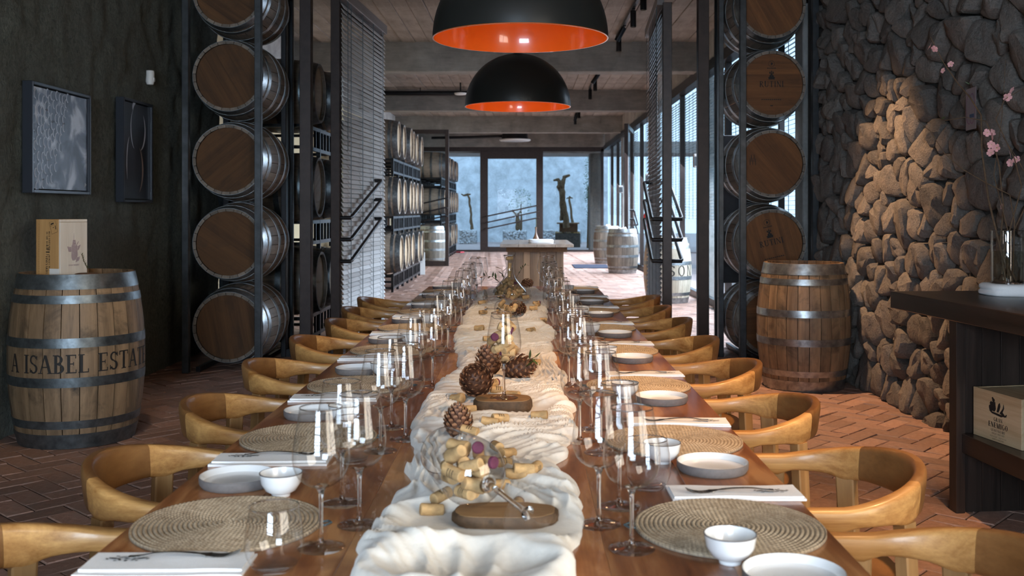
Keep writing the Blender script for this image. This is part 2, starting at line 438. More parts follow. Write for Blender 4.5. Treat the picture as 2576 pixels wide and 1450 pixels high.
for i, (x, y, a) in enumerate(rest):
    b = BM[i % 8]; c, s = math.cos(a), math.sin(a); o = len(fv); dz = random.uniform(-0.0025, 0.0015); rr = random.random()
    for q in b.v: fv.append((x + c * q[0] - s * q[1], y + s * q[0] + c * q[1], q[2] + dz)); fr.append(rr)
    ff.extend([tuple(o + k for k in f) for f in b.f])
me = bpy.data.meshes.new('brick_field'); me.from_pydata(fv, [], ff); me.materials.append(M['brick_stuff'])
at_ = me.attributes.new('rnd', 'FLOAT', 'POINT'); at_.data.foreach_set('value', fr)
o = link('brick_field', me, fl); o['kind'] = 'stuff'

# ceiling: slab, board imprints, beams -------------------------------
ce = struct(MB().box(-3.9, Y0, ZC, 2.75, Y1 + 0.6, ZC + 0.2).build('ceiling', M['concrete'], smooth=0))
beams = (3.4, 9.25, 15.0, 20.9, 26.8, 32.75)
for yb in beams:
    MB().box(-3.6 if yb != 9.25 else -2.08, yb, ZB, 2.62 if yb != 9.25 else 1.8, yb + 0.32, ZC).build('beam', M['concrete_beam'], ce, bevel=0.012, smooth=0)
for a, b in zip(beams[1:4], beams[2:5]):
    la, lb = a + 0.33, b - 0.01
    bd = MB().box(-0.098, 0, -0.02, 0.098, lb - la, 0.01).mesh('ceiling_board', M['concrete'], smooth=0, bevel=0.004)
    for k in range(31):
        link('ceiling_board', bd, ce, (-3.5 + 0.2 * k, la, ZC + random.uniform(-0.012, 0.008)))

# left walls -----------------------------------------------------------
def rough_plane(x, y0, y1, z0, z1, step, amp, thick=0.25):
    mb = MB(); ny = int((y1 - y0) / step); nz = int((z1 - z0) / step)
    vs = []
    for i in range(ny + 1):
        for k in range(nz + 1):
            p = Vector((0, y0 + (y1 - y0) * i / ny, z0 + (z1 - z0) * k / nz))
            h = noise.fractal(p * 5.0, 1.0, 2.0, 6) * amp + noise.noise(p * 1.1) * amp + noise.noise(p * 19) * amp * .35
            vs.append((x + h, p.y, p.z))
    fs = [(i * (nz + 1) + k, (i + 1) * (nz + 1) + k, (i + 1) * (nz + 1) + k + 1, i * (nz + 1) + k + 1) for i in range(ny) for k in range(nz)]
    mb.add(vs, fs)
    mb.box(x - thick, y0, z0, x - 0.04, y1, z1)
    return mb
struct(rough_plane(WL, Y0, 10.2, 0, ZC, 0.045, 0.022, 0.7).build('wall_left', M['plaster'], smooth=60))
wh = struct(MB().box(-3.7, 10.2, 0, -3.45, Y1, 3.35).build('wall_hall_left', M['cream'], smooth=0))
MB().box(-3.7, 10.2, 3.35, -3.40, Y1, ZC).build('wall_band', M['concrete_plain'], wh, smooth=0)
# rear wall with two windows behind the camera ----------------------------
wr = MB()
for x0, x1, z0, z1 in ((-3.5, -1.9, 0, ZC), (0.3, 2.75, 0, ZC), (-1.9, 0.3, 0, 0.7), (-1.9, 0.3, 2.8, ZC)):
    wr.box(x0, Y0 - 0.2, z0, x1, Y0, z1)
struct(wr.build('wall_rear', M['plaster'], smooth=0))
f = MB()
for a, b, c, d in ((-1.9, -1.85, 0.7, 2.8), (0.25, 0.3, 0.7, 2.8), (-1.9, 0.3, 0.7, 0.75), (-1.9, 0.3, 2.75, 2.8), (-1.19, -1.14, 0.7, 2.8), (-0.46, -0.41, 0.7, 2.8)): f.box(a, Y0 - 0.12, c, b, Y0 - 0.05, d)
wd = struct(f.build('window_1', M['frame_brown'], smooth=0))
sl = MB().box(0, -0.025, -0.002, 2.1, 0.025, 0.002).mesh('window_slat', M['louver'], smooth=0)
for k in range(14): link('window_slat', sl, wd, (-1.85, Y0 - 0.02, 0.8 + k * 0.14), (R(20), 0, 0))

# stone wall --------------------------------------------------------------
def clip(poly, px, py, nx, ny):
    out = []
    for i in range(len(poly)):
        a, b = poly[i], poly[(i + 1) % len(poly)]
        da = (a[0] - px) * nx + (a[1] - py) * ny; db = (b[0] - px) * nx + (b[1] - py) * ny
        if da <= 0: out.append(a)
        if da * db < 0:
            t = da / (da - db); out.append((a[0] + (b[0] - a[0]) * t, a[1] + (b[1] - a[1]) * t))
    return out
def cells(x0, x1, y0, y1, n, rng):
    pts = []
    tries = 0
    while len(pts) < n and tries < n * 60:
        tries += 1
        big = rng.random() ** 2
        r = 0.06 + 0.085 * big
        p = (rng.uniform(x0, x1), rng.uniform(y0, y1), r)
        if all(((p[0] - q[0]) / 0.92) ** 2 + ((p[1] - q[1]) / 1.1) ** 2 > (0.86 * (r + q[2])) ** 2 for q in pts): pts.append(p)
    res = []
    for i, p in enumerate(pts):
        poly = [(x0, y0), (x1, y0), (x1, y1), (x0, y1)]
        poly = [(p[0] - .4, p[1] - .4), (p[0] + .4, p[1] - .4), (p[0] + .4, p[1] + .4), (p[0] - .4, p[1] + .4)]
        for a in ((x0, y0, -1, 0), (x1, y1, 1, 0), (x0, y0, 0, -1), (x1, y1, 0, 1)): poly = clip(poly, *a)
        for j, q in enumerate(pts):
            if j == i: continue
            dx, dy = q[0] - p[0], q[1] - p[1]; dd = dx * dx + dy * dy
            if dd > 0.64: continue
            dist = math.sqrt(dd); t = 0.5 * (1 + (p[2] ** 2 - q[2] ** 2) / dd)
            poly = clip(poly, p[0] + dx * t, p[1] + dy * t, dx / dist, dy / dist)
            if len(poly) < 3: break
        if len(poly) >= 3: res.append((p, poly))
    return res
def stone_geo(p, poly, rng):
    """one rough stone: outline of the cell with a small joint, domed and tilted face; x towards the room (-X)"""
    cx = sum(q[0] for q in poly) / len(poly); cy = sum(q[1] for q in poly) / len(poly)
    pts = []
    for i in range(len(poly)):
        a, b = poly[i], poly[(i + 1) % len(poly)]
        l = math.hypot(a[0] - b[0], a[1] - b[1]); n = max(1, int(l / 0.055))
        for k in range(n): pts.append((a[0] + (b[0] - a[0]) * k / n, a[1] + (b[1] - a[1]) * k / n))
    n = len(pts)
    for _ in range(1):
        pts = [((pts[i - 1][0] + 2 * pts[i][0] + pts[(i + 1) % n][0]) / 4, (pts[i - 1][1] + 2 * pts[i][1] + pts[(i + 1) % n][1]) / 4) for i in range(n)]
    size = math.sqrt(abs(sum(pts[i][0] * pts[(i + 1) % n][1] - pts[(i + 1) % n][0] * pts[i][1] for i in range(n)) / 2))
    g = max(0.86, 1 - 0.0055 / max(0.03, size * 0.5))
    dep = min(0.085, 0.03 + 0.24 * size) * rng.uniform(0.75, 1.2)
    tx, ty = rng.uniform(-0.35, 0.35), rng.uniform(-0.35, 0.35)
    ph = rng.uniform(0, 50); rings = []
    for sc, dz in ((0.96, -0.06), (1.0, 0.0), (0.99, 0.45), (0.93, 0.80), (0.78, 0.97), (0.42, 1.03)):
        ring = []
        for (x, y) in pts:
            ux, uy = (x - cx) * sc * g, (y - cy) * sc * g
            nz = noise.noise(Vector((x * 9, y * 9, ph))) * 0.022 + noise.noise(Vector((x * 26, y * 26, ph))) * 0.008
            z = dz * dep + (tx * ux + ty * uy) * min(1, max(0, dz)) + (nz if dz > 0.2 else 0)
            k = 1 + noise.noise(Vector((x * 17, y * 17, ph + 9))) * (0.05 if dz > 0.2 else 0.02)
            ring.append((-z, ux * k, uy * k))
        rings.append(ring)
    mb = MB(); mb.rings(rings, cap=False)
    m = n; b = len(mb.v); mb.v.append((-1.05 * dep - noise.noise(Vector((cx * 9, cy * 9, ph))) * 0.02, 0, 0))
    for k in range(m): mb.f.append((5 * m + k, 5 * m + (k + 1) % m, b)); mb.mi.append(0)
    return mb, cx, cy
sw = struct(MB().box(WR, Y0, 0, WR + 0.3, -1.95, ZC).box(WR, -1.95, 0, WR + 0.3, 0.85, 0.65).box(WR, -1.95, 2.85, WR + 0.3, 0.85, ZC).box(WR, 0.85, 0, WR + 0.3, 9.35, ZC).build('wall_right', M['stone_gap'], smooth=0))
rs = random.Random(5)
cl = cells(4.75, 8.86, -0.02, 3.55, 400, rs)
def vis(c):
    p = c[0]; px = CX + (WR - .08) / p[0] * F; py = CY - (p[1] - H) / p[0] * F
    return (-40 < py and px < 2640)
vs_ = sorted([c for c in cl if vis(c)], key=lambda c: -abs(sum(c[1][i][0] * c[1][(i + 1) % len(c[1])][1] - c[1][(i + 1) % len(c[1])][0] * c[1][i][1] for i in range(len(c[1])))) / c[0][0] ** 2)
own = set(id(c) for c in vs_[:300])
other = MB()
cl2 = cl + cells(0.9, 4.75, -0.02, 3.85, 330, rs) + cells(4.75, 8.86, 3.55, 3.86, 40, rs)
for c in cl2:
    mb, cy_, cz_ = stone_geo(c[0], c[1], rs)
    if id(c) in own: mb.build('stone', M['stone'], sw, (WR - 0.005, cy_, cz_), smooth=32)
    else: other.add([(v[0] + WR - 0.005, v[1] + cy_, v[2] + cz_) for v in mb.v], mb.f)
o = other.build('stone_field', M['stone'], sw, smooth=32); o['kind'] = 'stuff'

f = MB()
for a, b, c, d in ((-1.95, -1.89, .65, 2.85), (.79, .85, .65, 2.85), (-.58, -.52, .65, 2.85), (-1.95, .85, .65, .71), (-1.95, .85, 2.79, 2.85)): f.box(WR + .0, a, c, WR + .07, b, d)
wd = struct(f.build('window_2', M['frame_brown'], smooth=0))
sl = MB().box(-.03, 0, -.0015, .03, 2.68, .0015).mesh('window_slat', M['louver'], smooth=0)
for k in range(14): link('window_slat', sl, wd, (WR + .03, -1.89, .8 + k * .145), (0, R(12), 0))
# right side of the hall: posts, rails, glass, louvres ------------------------
posts = (9.45, 15.02, 20.92, 26.82, 32.6)
for i in range(4):
    a, b = posts[i], posts[i + 1]
    f = MB(); f.box(WR - 0.02, a, 0, WR + 0.2, a + 0.28, 3.42)
    wn = struct(f.build('window_%d' % (i + 3), M['concrete_plain'], smooth=0, bevel=0.01))
    MB().box(WR - 0.06, a, 3.28, WR + 0.1, b, 3.42).build('top_rail', M['steel_black'], wn, smooth=0)
    MB().box(WR - 0.02, a + 0.28, 3.42, WR + 0.2, b, ZC).build('spandrel', M['concrete_plain'], wn, smooth=0)
    MB().box(WR + 0.02, a, 0, WR + 0.1, b, 0.1).build('sill', M['steel_black'], wn, smooth=0)
    for t in (0.36, 0.69):
        MB().box(WR + 0.02, a + (b - a) * t - 0.04, 0.1, WR + 0.1, a + (b - a) * t + 0.04, 3.28).build('mullion', M['frame_brown'], wn, smooth=0)
    MB().box(WR + 0.055, a + 0.28, 0.1, WR + 0.065, b, 3.28).build('pane', M['pane'], wn, smooth=0)
    lv = MB(); z = 1.22; cs, sn = math.cos(R(14)), math.sin(R(14))
    gap = (2.0, b - a, 0) if i != 2 else (2.4, 3.7, 1)
    segs = [(a + 0.3, b - 0.05)] if i != 2 else [(a + 0.3, a + 1.9), (a + 3.6, b - 0.05)]
    while z < 3.25:
        for (ya, yb) in segs:
            lv.add([(WR + 0.14 + sx * 0.021 * cs, y, z + sx * 0.021 * sn + dz) for y in (ya, yb) for sx, dz in ((-1, 0), (1, 0), (1, 0.003), (-1, 0.003))],
                   [(0, 1, 2, 3), (7, 6, 5, 4), (0, 4, 5, 1), (1, 5, 6, 2), (2, 6, 7, 3), (3, 7, 4, 0)])
        z += 0.046
    o = lv.build('louver', M['louver'], wn, smooth=0); o['kind'] = 'stuff'
    for (ya, yb) in segs:
        n = max(2, int((yb - ya) / 0.37))
        for k in range(n + 1):
            y = ya + (yb - ya) * k / n
            MB().box(WR + 0.116, y - 0.005, 1.2, WR + 0.122, y + 0.005, 3.27).build('louver_cord', M['tape'], wn, smooth=0)
# partition glazing beside the barrel racks ---------------------------------
def glazing(name, xs, y, label=None):
    root = link(name, None); root['kind'] = 'structure'
    for (xa, xb, dk) in xs: MB().box(xa, y, 0, xb, y + 0.1, 3.4).build('post', M[dk], root, smooth=0, bevel=0.004)
    a, b = min(q[0] for q in xs), max(q[1] for q in xs)
    MB().box(a, y + 0.02, 3.3, b, y + 0.08, 3.4).build('head_rail', M['steel_black'], root, smooth=0)
    MB().box(a, y + 0.02, 0, b, y + 0.08, 0.07).build('foot_rail', M['steel_black'], root, smooth=0)
    return root
g1 = glazing('window_7', [(-2.23, -2.185, 'steel_black'), (-2.06, -1.955, 'frame_brown')], 9.3)
MB().box(-2.185, 9.345, 0.07, -2.06, 9.353, 3.3).build('pane', M['pane'], g1, smooth=0)
g2 = glazing('window_8', [(1.60, 1.70, 'frame_brown'), (1.79, 1.835, 'steel_grey')], 9.3)
MB().box(1.70, 9.345, 0.07, 1.79, 9.353, 3.3).build('pane', M['pane'], g2, smooth=0)

# pivot doors with slanted pull bars ------------------------------------------
def door(name, n, f, sides, hz, rod_h=0.38, ht=3.3, brown='frame_brown', w=0.085, near_mat=None):
    n = Vector(n); f = Vector(f); t = (f - n); ln = t.length; ang = math.atan2(t.y, t.x)
    root = link(name, None, None, (n.x, n.y, 0), (0, 0, ang)); root['kind'] = 'structure'
    MB().box(0, -w / 2, 0.01, w, w / 2, ht).build('stile', M[brown], root, smooth=0, bevel=0.004)
    MB().box(ln - w, -w / 2, 0.01, ln, w / 2, ht).build('stile', M[brown], root, smooth=0, bevel=0.004)
    MB().box(w, -w / 2 + .005, ht - 0.1, ln - w, w / 2 - .005, ht).build('top_rail', M[brown], root, smooth=0)
    MB().box(w, -w / 2 + .005, 0.01, ln - w, w / 2 - .005, 0.13).build('bottom_rail', M[brown], root, smooth=0)
    MB().box(w, -0.004, 0.13, ln - w, 0.004, ht - 0.1).build('pane', M['pane'], root, smooth=0)
    for sd in sides:
        for z in hz:
            off = sd * 0.135
            mb = MB()
            mb.tube([(0.04, sd * w / 2, z), (0.04, off, z), (0.075, off + sd * 0.004, z + 0.012), (ln * 0.71, off, z + rod_h - .012), (ln * 0.71 + .03, off, z + rod_h), (ln * 0.71 + 0.03, sd * w / 2, z + rod_h)], 0.019, 8)
            mb.build('pull_bar', M['steel_black'], root, smooth=50)
    return root, ln
d1, l1 = door('door_1', (-1.727, 9.27), (-1.60, 11.2), (-1,), (1.28, 1.08, 0.88))
d2, l2 = door('door_2', (1.345, 9.5), (1.455, 11.4), (-1, 1), (1.265, 1.07, 0.87))
def blind(name, n, f, off, label, slat_mat, tilt):
    n = Vector(n); f = Vector(f); t = f - n; ln = t.length - 0.06; ang = math.atan2(t.y, t.x)
    root = thing(name, label, 'blind', (n.x, n.y, 0), ang)
    MB().box(0.03, off - 0.035, 3.28, ln + 0.03, off + 0.035, 3.38).build('headrail', M['slat_dark'], root, smooth=0, bevel=0.004)
    MB().box(0.03, off - 0.03, 0.05, ln + 0.03, off + 0.03, 0.075).build('bottom_rail', M['slat_dark'], root, smooth=0, bevel=0.004)
    sm = MB().box(0, -0.027, -0.0015, ln, 0.027, 0.0015).mesh('slat', slat_mat, smooth=0)
    z = 0.11
    while z < 3.26:
        link('slat', sm, root, (0.03 + random.uniform(-.003, .003), off, z), (tilt + random.uniform(-.04, .04), 0, 0)); z += 0.0445
    sg = 1 if off > 0 else -1
    for t_ in (0.12, 0.38, 0.64, 0.9):
        MB().box(0.03 + ln * t_ - 0.012, off + sg * 0.0265 - .001, 0.06, 0.03 + ln * t_ + 0.012, off + sg * 0.0265 + .001, 3.3).build('ladder_tape', M['tape'], root, smooth=0)
    MB().tube([(0.10, off + sg * 0.032, 3.28), (0.10, off + sg * 0.034, 1.9)], 0.003, 5).build('pull_cord', M['tape'], root, smooth=0)
    return root
blind('venetian_blind', (-1.727, 9.27), (-1.60, 11.2), -0.062, 'tall grey wooden slat blind on the left glass door, beside the hall barrels', M['slat'], R(62))
blind('venetian_blind', (1.345, 9.5), (1.455, 11.4), 0.062, 'tall dark wooden slat blind seen edge-on on the right glass door', M['slat_dark'], R(-58))

# second partition leaf deep in the hall, left ---------------------------------
d3, l3 = door('door_3', (-1.80, 24.3), (-3.3, 24.3), (1,), (1.62, 1.40, 1.20), -0.2, 3.28)
d5, l5 = door('door_4', (2.56, 24.0), (2.24, 22.2), (1,), (1.0, 0.8, 0.6), 0.35, 3.25)

# glazed front of the hall --------------------------------------------------------
fr = link('window_9', None); fr['kind'] = 'structure'
for a, b in ((-3.45, -3.37), (2.5, 2.58)): MB().box(a, Y1, 0, b, Y1 + 0.1, 3.34).build('post', M['frame_brown'], fr, smooth=0)
MB().box(-3.45, Y1, 3.26, 2.6, Y1 + 0.1, 3.4).build('head_rail', M['frame_brown'], fr, smooth=0)
MB().box(-3.45, Y1, 0, -1.42, Y1 + 0.1, 0.06).build('foot_rail', M['frame_brown'], fr, smooth=0)
MB().box(0.62, Y1, 0, 2.6, Y1 + 0.1, 0.06).build('foot_rail', M['frame_brown'], fr, smooth=0)
MB().box(-3.37, Y1 + 0.045, 0.06, -1.42, Y1 + 0.055, 3.26).build('pane', M['pane'], fr, smooth=0)
MB().box(0.62, Y1 + 0.045, 0.06, 2.5, Y1 + 0.055, 3.26).build('pane', M['pane'], fr, smooth=0)
dr = link('door_5', None); dr['kind'] = 'structure'
for a, b in ((-1.42, -1.17), (0.40, 0.62)): MB().box(a, Y1 - 0.03, 0, b, Y1 + 0.12, 3.26).build('stile', M['frame_brown'], dr, smooth=0)
MB().box(-1.17, Y1 - 0.03, 3.02, 0.40, Y1 + 0.12, 3.26).build('top_rail', M['frame_brown'], dr, smooth=0)
MB().box(-1.17, Y1 - 0.03, 0, 0.40, Y1 + 0.12, 0.16).build('bottom_rail', M['frame_brown'], dr, smooth=0)
MB().box(-1.17, Y1 + 0.045, 0.16, 0.40, Y1 + 0.055, 3.02).build('pane', M['pane'], dr, smooth=0)
for z in (1.14, 0.94, 0.74):
    MB().tube([(-1.25, Y1 - 0.04, z), (-1.25, Y1 - 0.14, z), (0.48, Y1 - 0.14, z + 0.37), (0.48, Y1 - 0.04, z + 0.37)], 0.022, 8).build('pull_bar', M['frame_brown'], dr, smooth=50)

# outside --------------------------------------------------------------------------
M['court_wall'] = mat_concrete('courtyard_render', (0.52, 0.56, 0.60), (1, 1, 1))
M['paving'] = plain('courtyard_paving', (0.36, 0.29, 0.28), 0.8, 0, 0.12, 4)
struct(MB().box(-14, Y1 + 0.2, -0.3, 14, 60, -0.02).build('ground_courtyard', M['paving'], smooth=0))
struct(MB().box(2.95, -6, -0.3, 40, Y1 + 0.1, -0.06).build('ground_terrace', M['paving'], smooth=0))
struct(MB().box(-14, 43.5, -0.02, 3.6, 43.8, 5.2).build('wall_courtyard', M['court_wall'], smooth=0))
struct(MB().box(-6, Y1 + 0.25, 3.22, 6, Y1 + 2.6, 3.6).build('trim_canopy', M['concrete_plain'], smooth=0))
struct(MB().box(7.5, 6, -0.06, 7.8, Y1, 0.85).build('wall_terrace', M['concrete_plain'], smooth=0))
# ---------------------------------------------------------------- stroke lettering (serif capitals, unit cap height)
def glyph(ch, T=0.15, t=0.07):
    Q = []
    def q(x0, y0, x1, y1): Q.append([(x0, y0), (x1, y0), (x1, y1), (x0, y1)])
    def stem(x, y0=0, y1=1, w=T): q(x - w / 2, y0, x + w / 2, y1)
    def ser(x, y, w=0.17): q(x - w, y, x + w, y + 0.05) if y < 0.5 else q(x - w, y - 0.05, x + w, y)
    def dia(xa, ya, xb, yb, w): Q.append([(xa - w / 2, ya), (xa + w / 2, ya), (xb + w / 2, yb), (xb - w / 2, yb)])
    def arc(cx, cy, rx, ry, a0, a1, wv=T, wh=t, n=14):
        p = []
        for i in range(n + 1):
            a = R(a0 + (a1 - a0) * i / n); c, s = math.cos(a), math.sin(a)
            w = wh + (wv - wh) * abs(c) ** 1.3
            p.append(((cx + rx * c, cy + ry * s), (cx + (rx - w) * c, cy + (ry - min(w, wh + .02)) * s)))
        for i in range(n): Q.append([p[i][0], p[i + 1][0], p[i + 1][1], p[i][1]])
    W = 0.72
    if ch == 'I': stem(.16); ser(.16, 0); ser(.16, 1); W = .32
    elif ch == 'A': dia(.08, 0, .36, 1, t); dia(.66, 0, .38, 1, T); q(.17, .32, .58, .38); ser(.08, 0, .13); ser(.66, 0, .15); W = .76
    elif ch == 'B': stem(.16); arc(.24, .75, .30, .25, -90, 90); arc(.26, .26, .36, .27, -90, 90); q(.0, .95, .3, 1); q(0, 0, .3, .05); q(.1, .48, .3, .54); W = .64
    elif ch == 'D': stem(.16); arc(.26, .5, .44, .5, -90, 90); q(0, .95, .3, 1); q(0, 0, .3, .05); W = .74
    elif ch == 'E': stem(.16); q(0, .94, .56, 1); q(0, 0, .58, .06); q(.1, .48, .44, .54); q(.51, .8, .56, 1); q(.53, 0, .58, .2); q(.40, .41, .44, .61); W = .62
    elif ch == 'L': stem(.16); ser(.16, 1); q(0, 0, .56, .06); q(.51, 0, .56, .22); W = .58
    elif ch == 'S': arc(.28, .74, .24, .26, 20, 270, .10, .08); arc(.28, .26, .25, .26, -160, 90, .13, .08); q(.47, .74, .52, .96); q(.03, .04, .08, .28); W = .56
    elif ch == 'T': stem(.34); ser(.34, 0); q(.02, .94, .66, 1); q(.02, .78, .07, 1); q(.61, .78, .66, 1); W = .68
    elif ch == 'R': stem(.16); ser(.16, 0); q(0, .95, .3, 1); arc(.26, .75, .32, .25, -90, 90); q(.1, .48, .3, .54); dia(.62, 0, .3, .5, T); q(.52, 0, .76, .05); W = .74
    elif ch == 'P': stem(.16); ser(.16, 0); q(0, .95, .3, 1); arc(.26, .74, .32, .26, -90, 90); q(.1, .46, .3, .52); W = .6
    elif ch == 'U': stem(.15, .28); stem(.62, .28, 1, t); ser(.15, 1); ser(.62, 1, .13); arc(.365, .30, .29, .30, 180, 360, .12, .08); W = .78
    elif ch == 'N': stem(.12, 0, 1, t); stem(.66, 0, 1, t); dia(.64, 0, .12, 1, T); ser(.12, 0, .12); ser(.66, 1, .12); q(0, .95, .2, 1); W = .78
    elif ch == 'M': stem(.12, 0, 1, t); stem(.82, 0, 1, T); dia(.46, 0, .13, 1, T); dia(.46, 0, .78, 1, t); ser(.12, 0, .12); ser(.82, 0, .16); W = 1.0
    elif ch == 'O': arc(.38, .5, .37, .51, 0, 360, T, t, 26); W = .78
    elif ch == 'G': arc(.38, .5, .37, .51, 40, 325, T, t, 20); stem(.66, .03, .42, .12); q(.5, .40, .78, .46); W = .80
    elif ch == 'C': arc(.38, .5, .37, .51, 40, 320, T, t, 20); q(.63, .68, .68, .95); W = .70
    elif ch == 'V': dia(.36, 0, .08, 1, T); dia(.36, 0, .64, 1, t); ser(.08, 1, .14); ser(.64, 1, .12); W = .72
    elif ch == 'W': dia(.26, 0, .08, 1, T); dia(.26, 0, .46, 1, t); dia(.64, 0, .46, 1, T); dia(.64, 0, .84, 1, t); ser(.08, 1, .13); ser(.84, 1, .12); W = .94
    elif ch == 'Y': dia(.34, .45, .08, 1, T); dia(.34, .45, .6, 1, t); stem(.34, 0, .48); ser(.34, 0); ser(.08, 1, .13); ser(.6, 1, .12); W = .68
    elif ch == 'H': stem(.15); stem(.6); q(.15, .47, .6, .53); ser(.15, 0, .14); ser(.15, 1, .14); ser(.6, 0, .14); ser(.6, 1, .14); W = .76
    elif ch == '1': stem(.2); ser(.2, 0); dia(.06, .78, .18, 1, .08); W = .4
    elif ch == '#': stem(.22, .1, .9, .08); stem(.48, .1, .9, .08); q(.05, .6, .65, .68); q(.05, .32, .65, .40); W = .7
    elif ch == '(': arc(.34, .5, .3, .62, 125, 235, .10, .05); W = .34
    elif ch == ')': arc(0, .5, .3, .62, -55, 55, .10, .05); W = .34
    elif ch == '2': arc(.27, .73, .25, .27, -30, 170, .12, .07); dia(.06, .05, .46, .62, .1); q(.02, 0, .54, .08); W = .56
    elif ch == '-': q(.05, .44, .4, .52); W = .45
    elif ch == "'": q(.08, .72, .16, 1); W = .24
    else: W = .36
    return Q, W
def text_quads(s, h, track=0.10, T=0.15):
    out = []; x = 0.0
    for ch in s:
        Q, W = glyph(ch, T)
        for poly in Q: out.append([((x + a) * h, b * h) for a, b in poly])
        x += W + track
    wd = (x - track) * h
    return [[(a - wd / 2, b) for a, b in p] for p in out], wd
def letters(s, h, track, T, fn, mat, parent, sx=1.0):
    """one part for each character"""
    x = 0.0; items = []
    for ch in s:
        Q, W = glyph(ch, T); items.append((ch, [[((x + a) * h * sx, b * h) for a, b in p] for p in Q])); x += W + track
    wd = (x - track) * h * sx
    for ch, P in items:
        if not P: continue
        mb = MB()
        for p in P: mb.add([fn(a - wd / 2, b) for a, b in p], [tuple(range(len(p)))])
        mb.build('letter', mat, parent, smooth=0)
def lettering(name, polys, fn, mat, parent, split=0):
    mb = MB()
    for p in polys:
        p3 = [fn(a, b) for a, b in p]
        mb.add(p3, [tuple(range(len(p3)))])
    o = mb.build(name, mat, parent, smooth=0); o['kind'] = 'stuff'; return o
def ell(cx, cy, rx, ry, n=14, a=0.0):
    c, s = math.cos(a), math.sin(a)
    return [(cx + c * rx * math.cos(2 * PI * i / n) - s * ry * math.sin(2 * PI * i / n), cy + s * rx * math.cos(2 * PI * i / n) + c * ry * math.sin(2 * PI * i / n)) for i in range(n)]

# ---------------------------------------------------------------- barrels
BLEN, RB, RH = 0.95, 0.35, 0.295
HOOPS = ((0.0, 0.085), (0.118, 0.165), (0.36, 0.415), (0.585, 0.64), (0.835, 0.882), (0.915, 1.0))
def brad(t, k=1.0): return (RH + (RB - RH) * (1 - abs(2 * t - 1) ** 2.1)) * k
def stave_mesh(n, ln, k, mat, name='stave', nz=12, gap=0.0022):
    mb = MB(); da = 2 * PI / n; rings = []
    for i in range(nz + 1):
        t = i / nz; r = brad(t, k); ri = r - 0.024 * k; g = gap / r
        ring = [(r * math.cos(a), r * math.sin(a), t * ln) for a in (-da / 2 + g, -da / 4, 0, da / 4, da / 2 - g)]
        ring = [(x * (0.9985 if j in (0, 4) else 1), y * (0.9985 if j in (0, 4) else 1), z) for j, (x, y, z) in enumerate(ring)]
        ring += [(ri * math.cos(a), ri * math.sin(a), t * ln) for a in (da / 2 - g, -da / 2 + g)]
        rings.append(ring)
    mb.rings(rings)
    return mb.mesh(name, mat, smooth=35)
def hoop_mesh(a, b, ln, k, mat):
    e = 0.0028; p = [(brad(t, k) + e, t * ln) for t in (a, (a + b) / 2, b)]
    q = [(brad(t, k) - 0.002, t * ln) for t in (b, a)]
    return MB().lathe(p + q + [p[0]], 48).mesh('hoop', mat, smooth=30)
def head_boards(k, ln, mat, n=6, z=None, r=None):
    r = (RH - 0.022) * k if r is None else r; out = []
    w = 2 * r / n
    for i in range(n):
        x0, x1 = -r + i * w + 0.0002, -r + (i + 1) * w - 0.0002; poly = []
        m = 8
        for j in range(m + 1):
            x = x0 + (x1 - x0) * j / m; poly.append((x, math.sqrt(max(0, r * r - x * x))))
        for j in range(m, -1, -1):
            x = x0 + (x1 - x0) * j / m; poly.append((x, -math.sqrt(max(0, r * r - x * x))))
        out.append(MB().prism(poly, 0, 0.02).mesh('head_board', mat, smooth=0))
    return out
class Cooper:
    """shared meshes of one kind of barrel"""
    def __init__(s, ln, k, stave, hoop, head, n=26, detail=True):
        s.ln, s.k, s.n = ln, k, n; s.detail = detail
        if detail: s.stave = stave_mesh(n, ln, k, stave)
        else:
            mb = MB(); nz = 12; pr = [(brad(i / nz, k), i / nz * ln) for i in range(nz + 1)]
            m = 4 * n; rings = []
            for r, z in pr: rings.append([((r * (0.990 if j % 4 == 0 else 1)) * math.cos(2 * PI * j / m), (r * (0.990 if j % 4 == 0 else 1)) * math.sin(2 * PI * j / m), z) for j in range(m)])
            rings.append([(RH * .92 * k * math.cos(2 * PI * j / m), RH * .92 * k * math.sin(2 * PI * j / m), ln) for j in range(m)])
            rings.append([(RH * .9 * k * math.cos(2 * PI * j / m), RH * .9 * k * math.sin(2 * PI * j / m), ln - .05) for j in range(m)])
            mb.rings(rings, cap=False)
            s.body = mb.mesh('wine_barrel', stave, smooth=25)
        s.hoops = [hoop_mesh(a, b, ln, k, hoop) for a, b in HOOPS]
        s.heads = head_boards(k, ln, head)
        s.disk = MB().lathe([(0, 0.02), (RH * .93 * k, 0.02), (RH * .93 * k, 0), (0, 0)], 32).mesh('head', head, smooth=30)
    def make(s, label, loc, rot=(0, 0, 0), group=None, hrot=0.0, spin=0.0, cat='barrel'):
        if s.detail:
            o = thing('wine_barrel', label, cat, loc, group=group, rot=rot)
            for i in range(s.n): link('stave', s.stave, o, None, (0, 0, 2 * PI * i / s.n + spin))
            for h in s.heads: link('head_board', h, o, (0, 0, s.ln - 0.055), (0, 0, hrot))
            link('head', s.disk, o, (0, 0, 0.03))
        else:
            o = link('wine_barrel', s.body, None, loc, rot); tag(o, label, cat, group)
            link('head', s.disk, o, (0, 0, s.ln - 0.05), (0, 0, hrot)); link('head', s.disk, o, (0, 0, 0.03))
        for h in s.hoops: link('hoop', h, o)
        return o
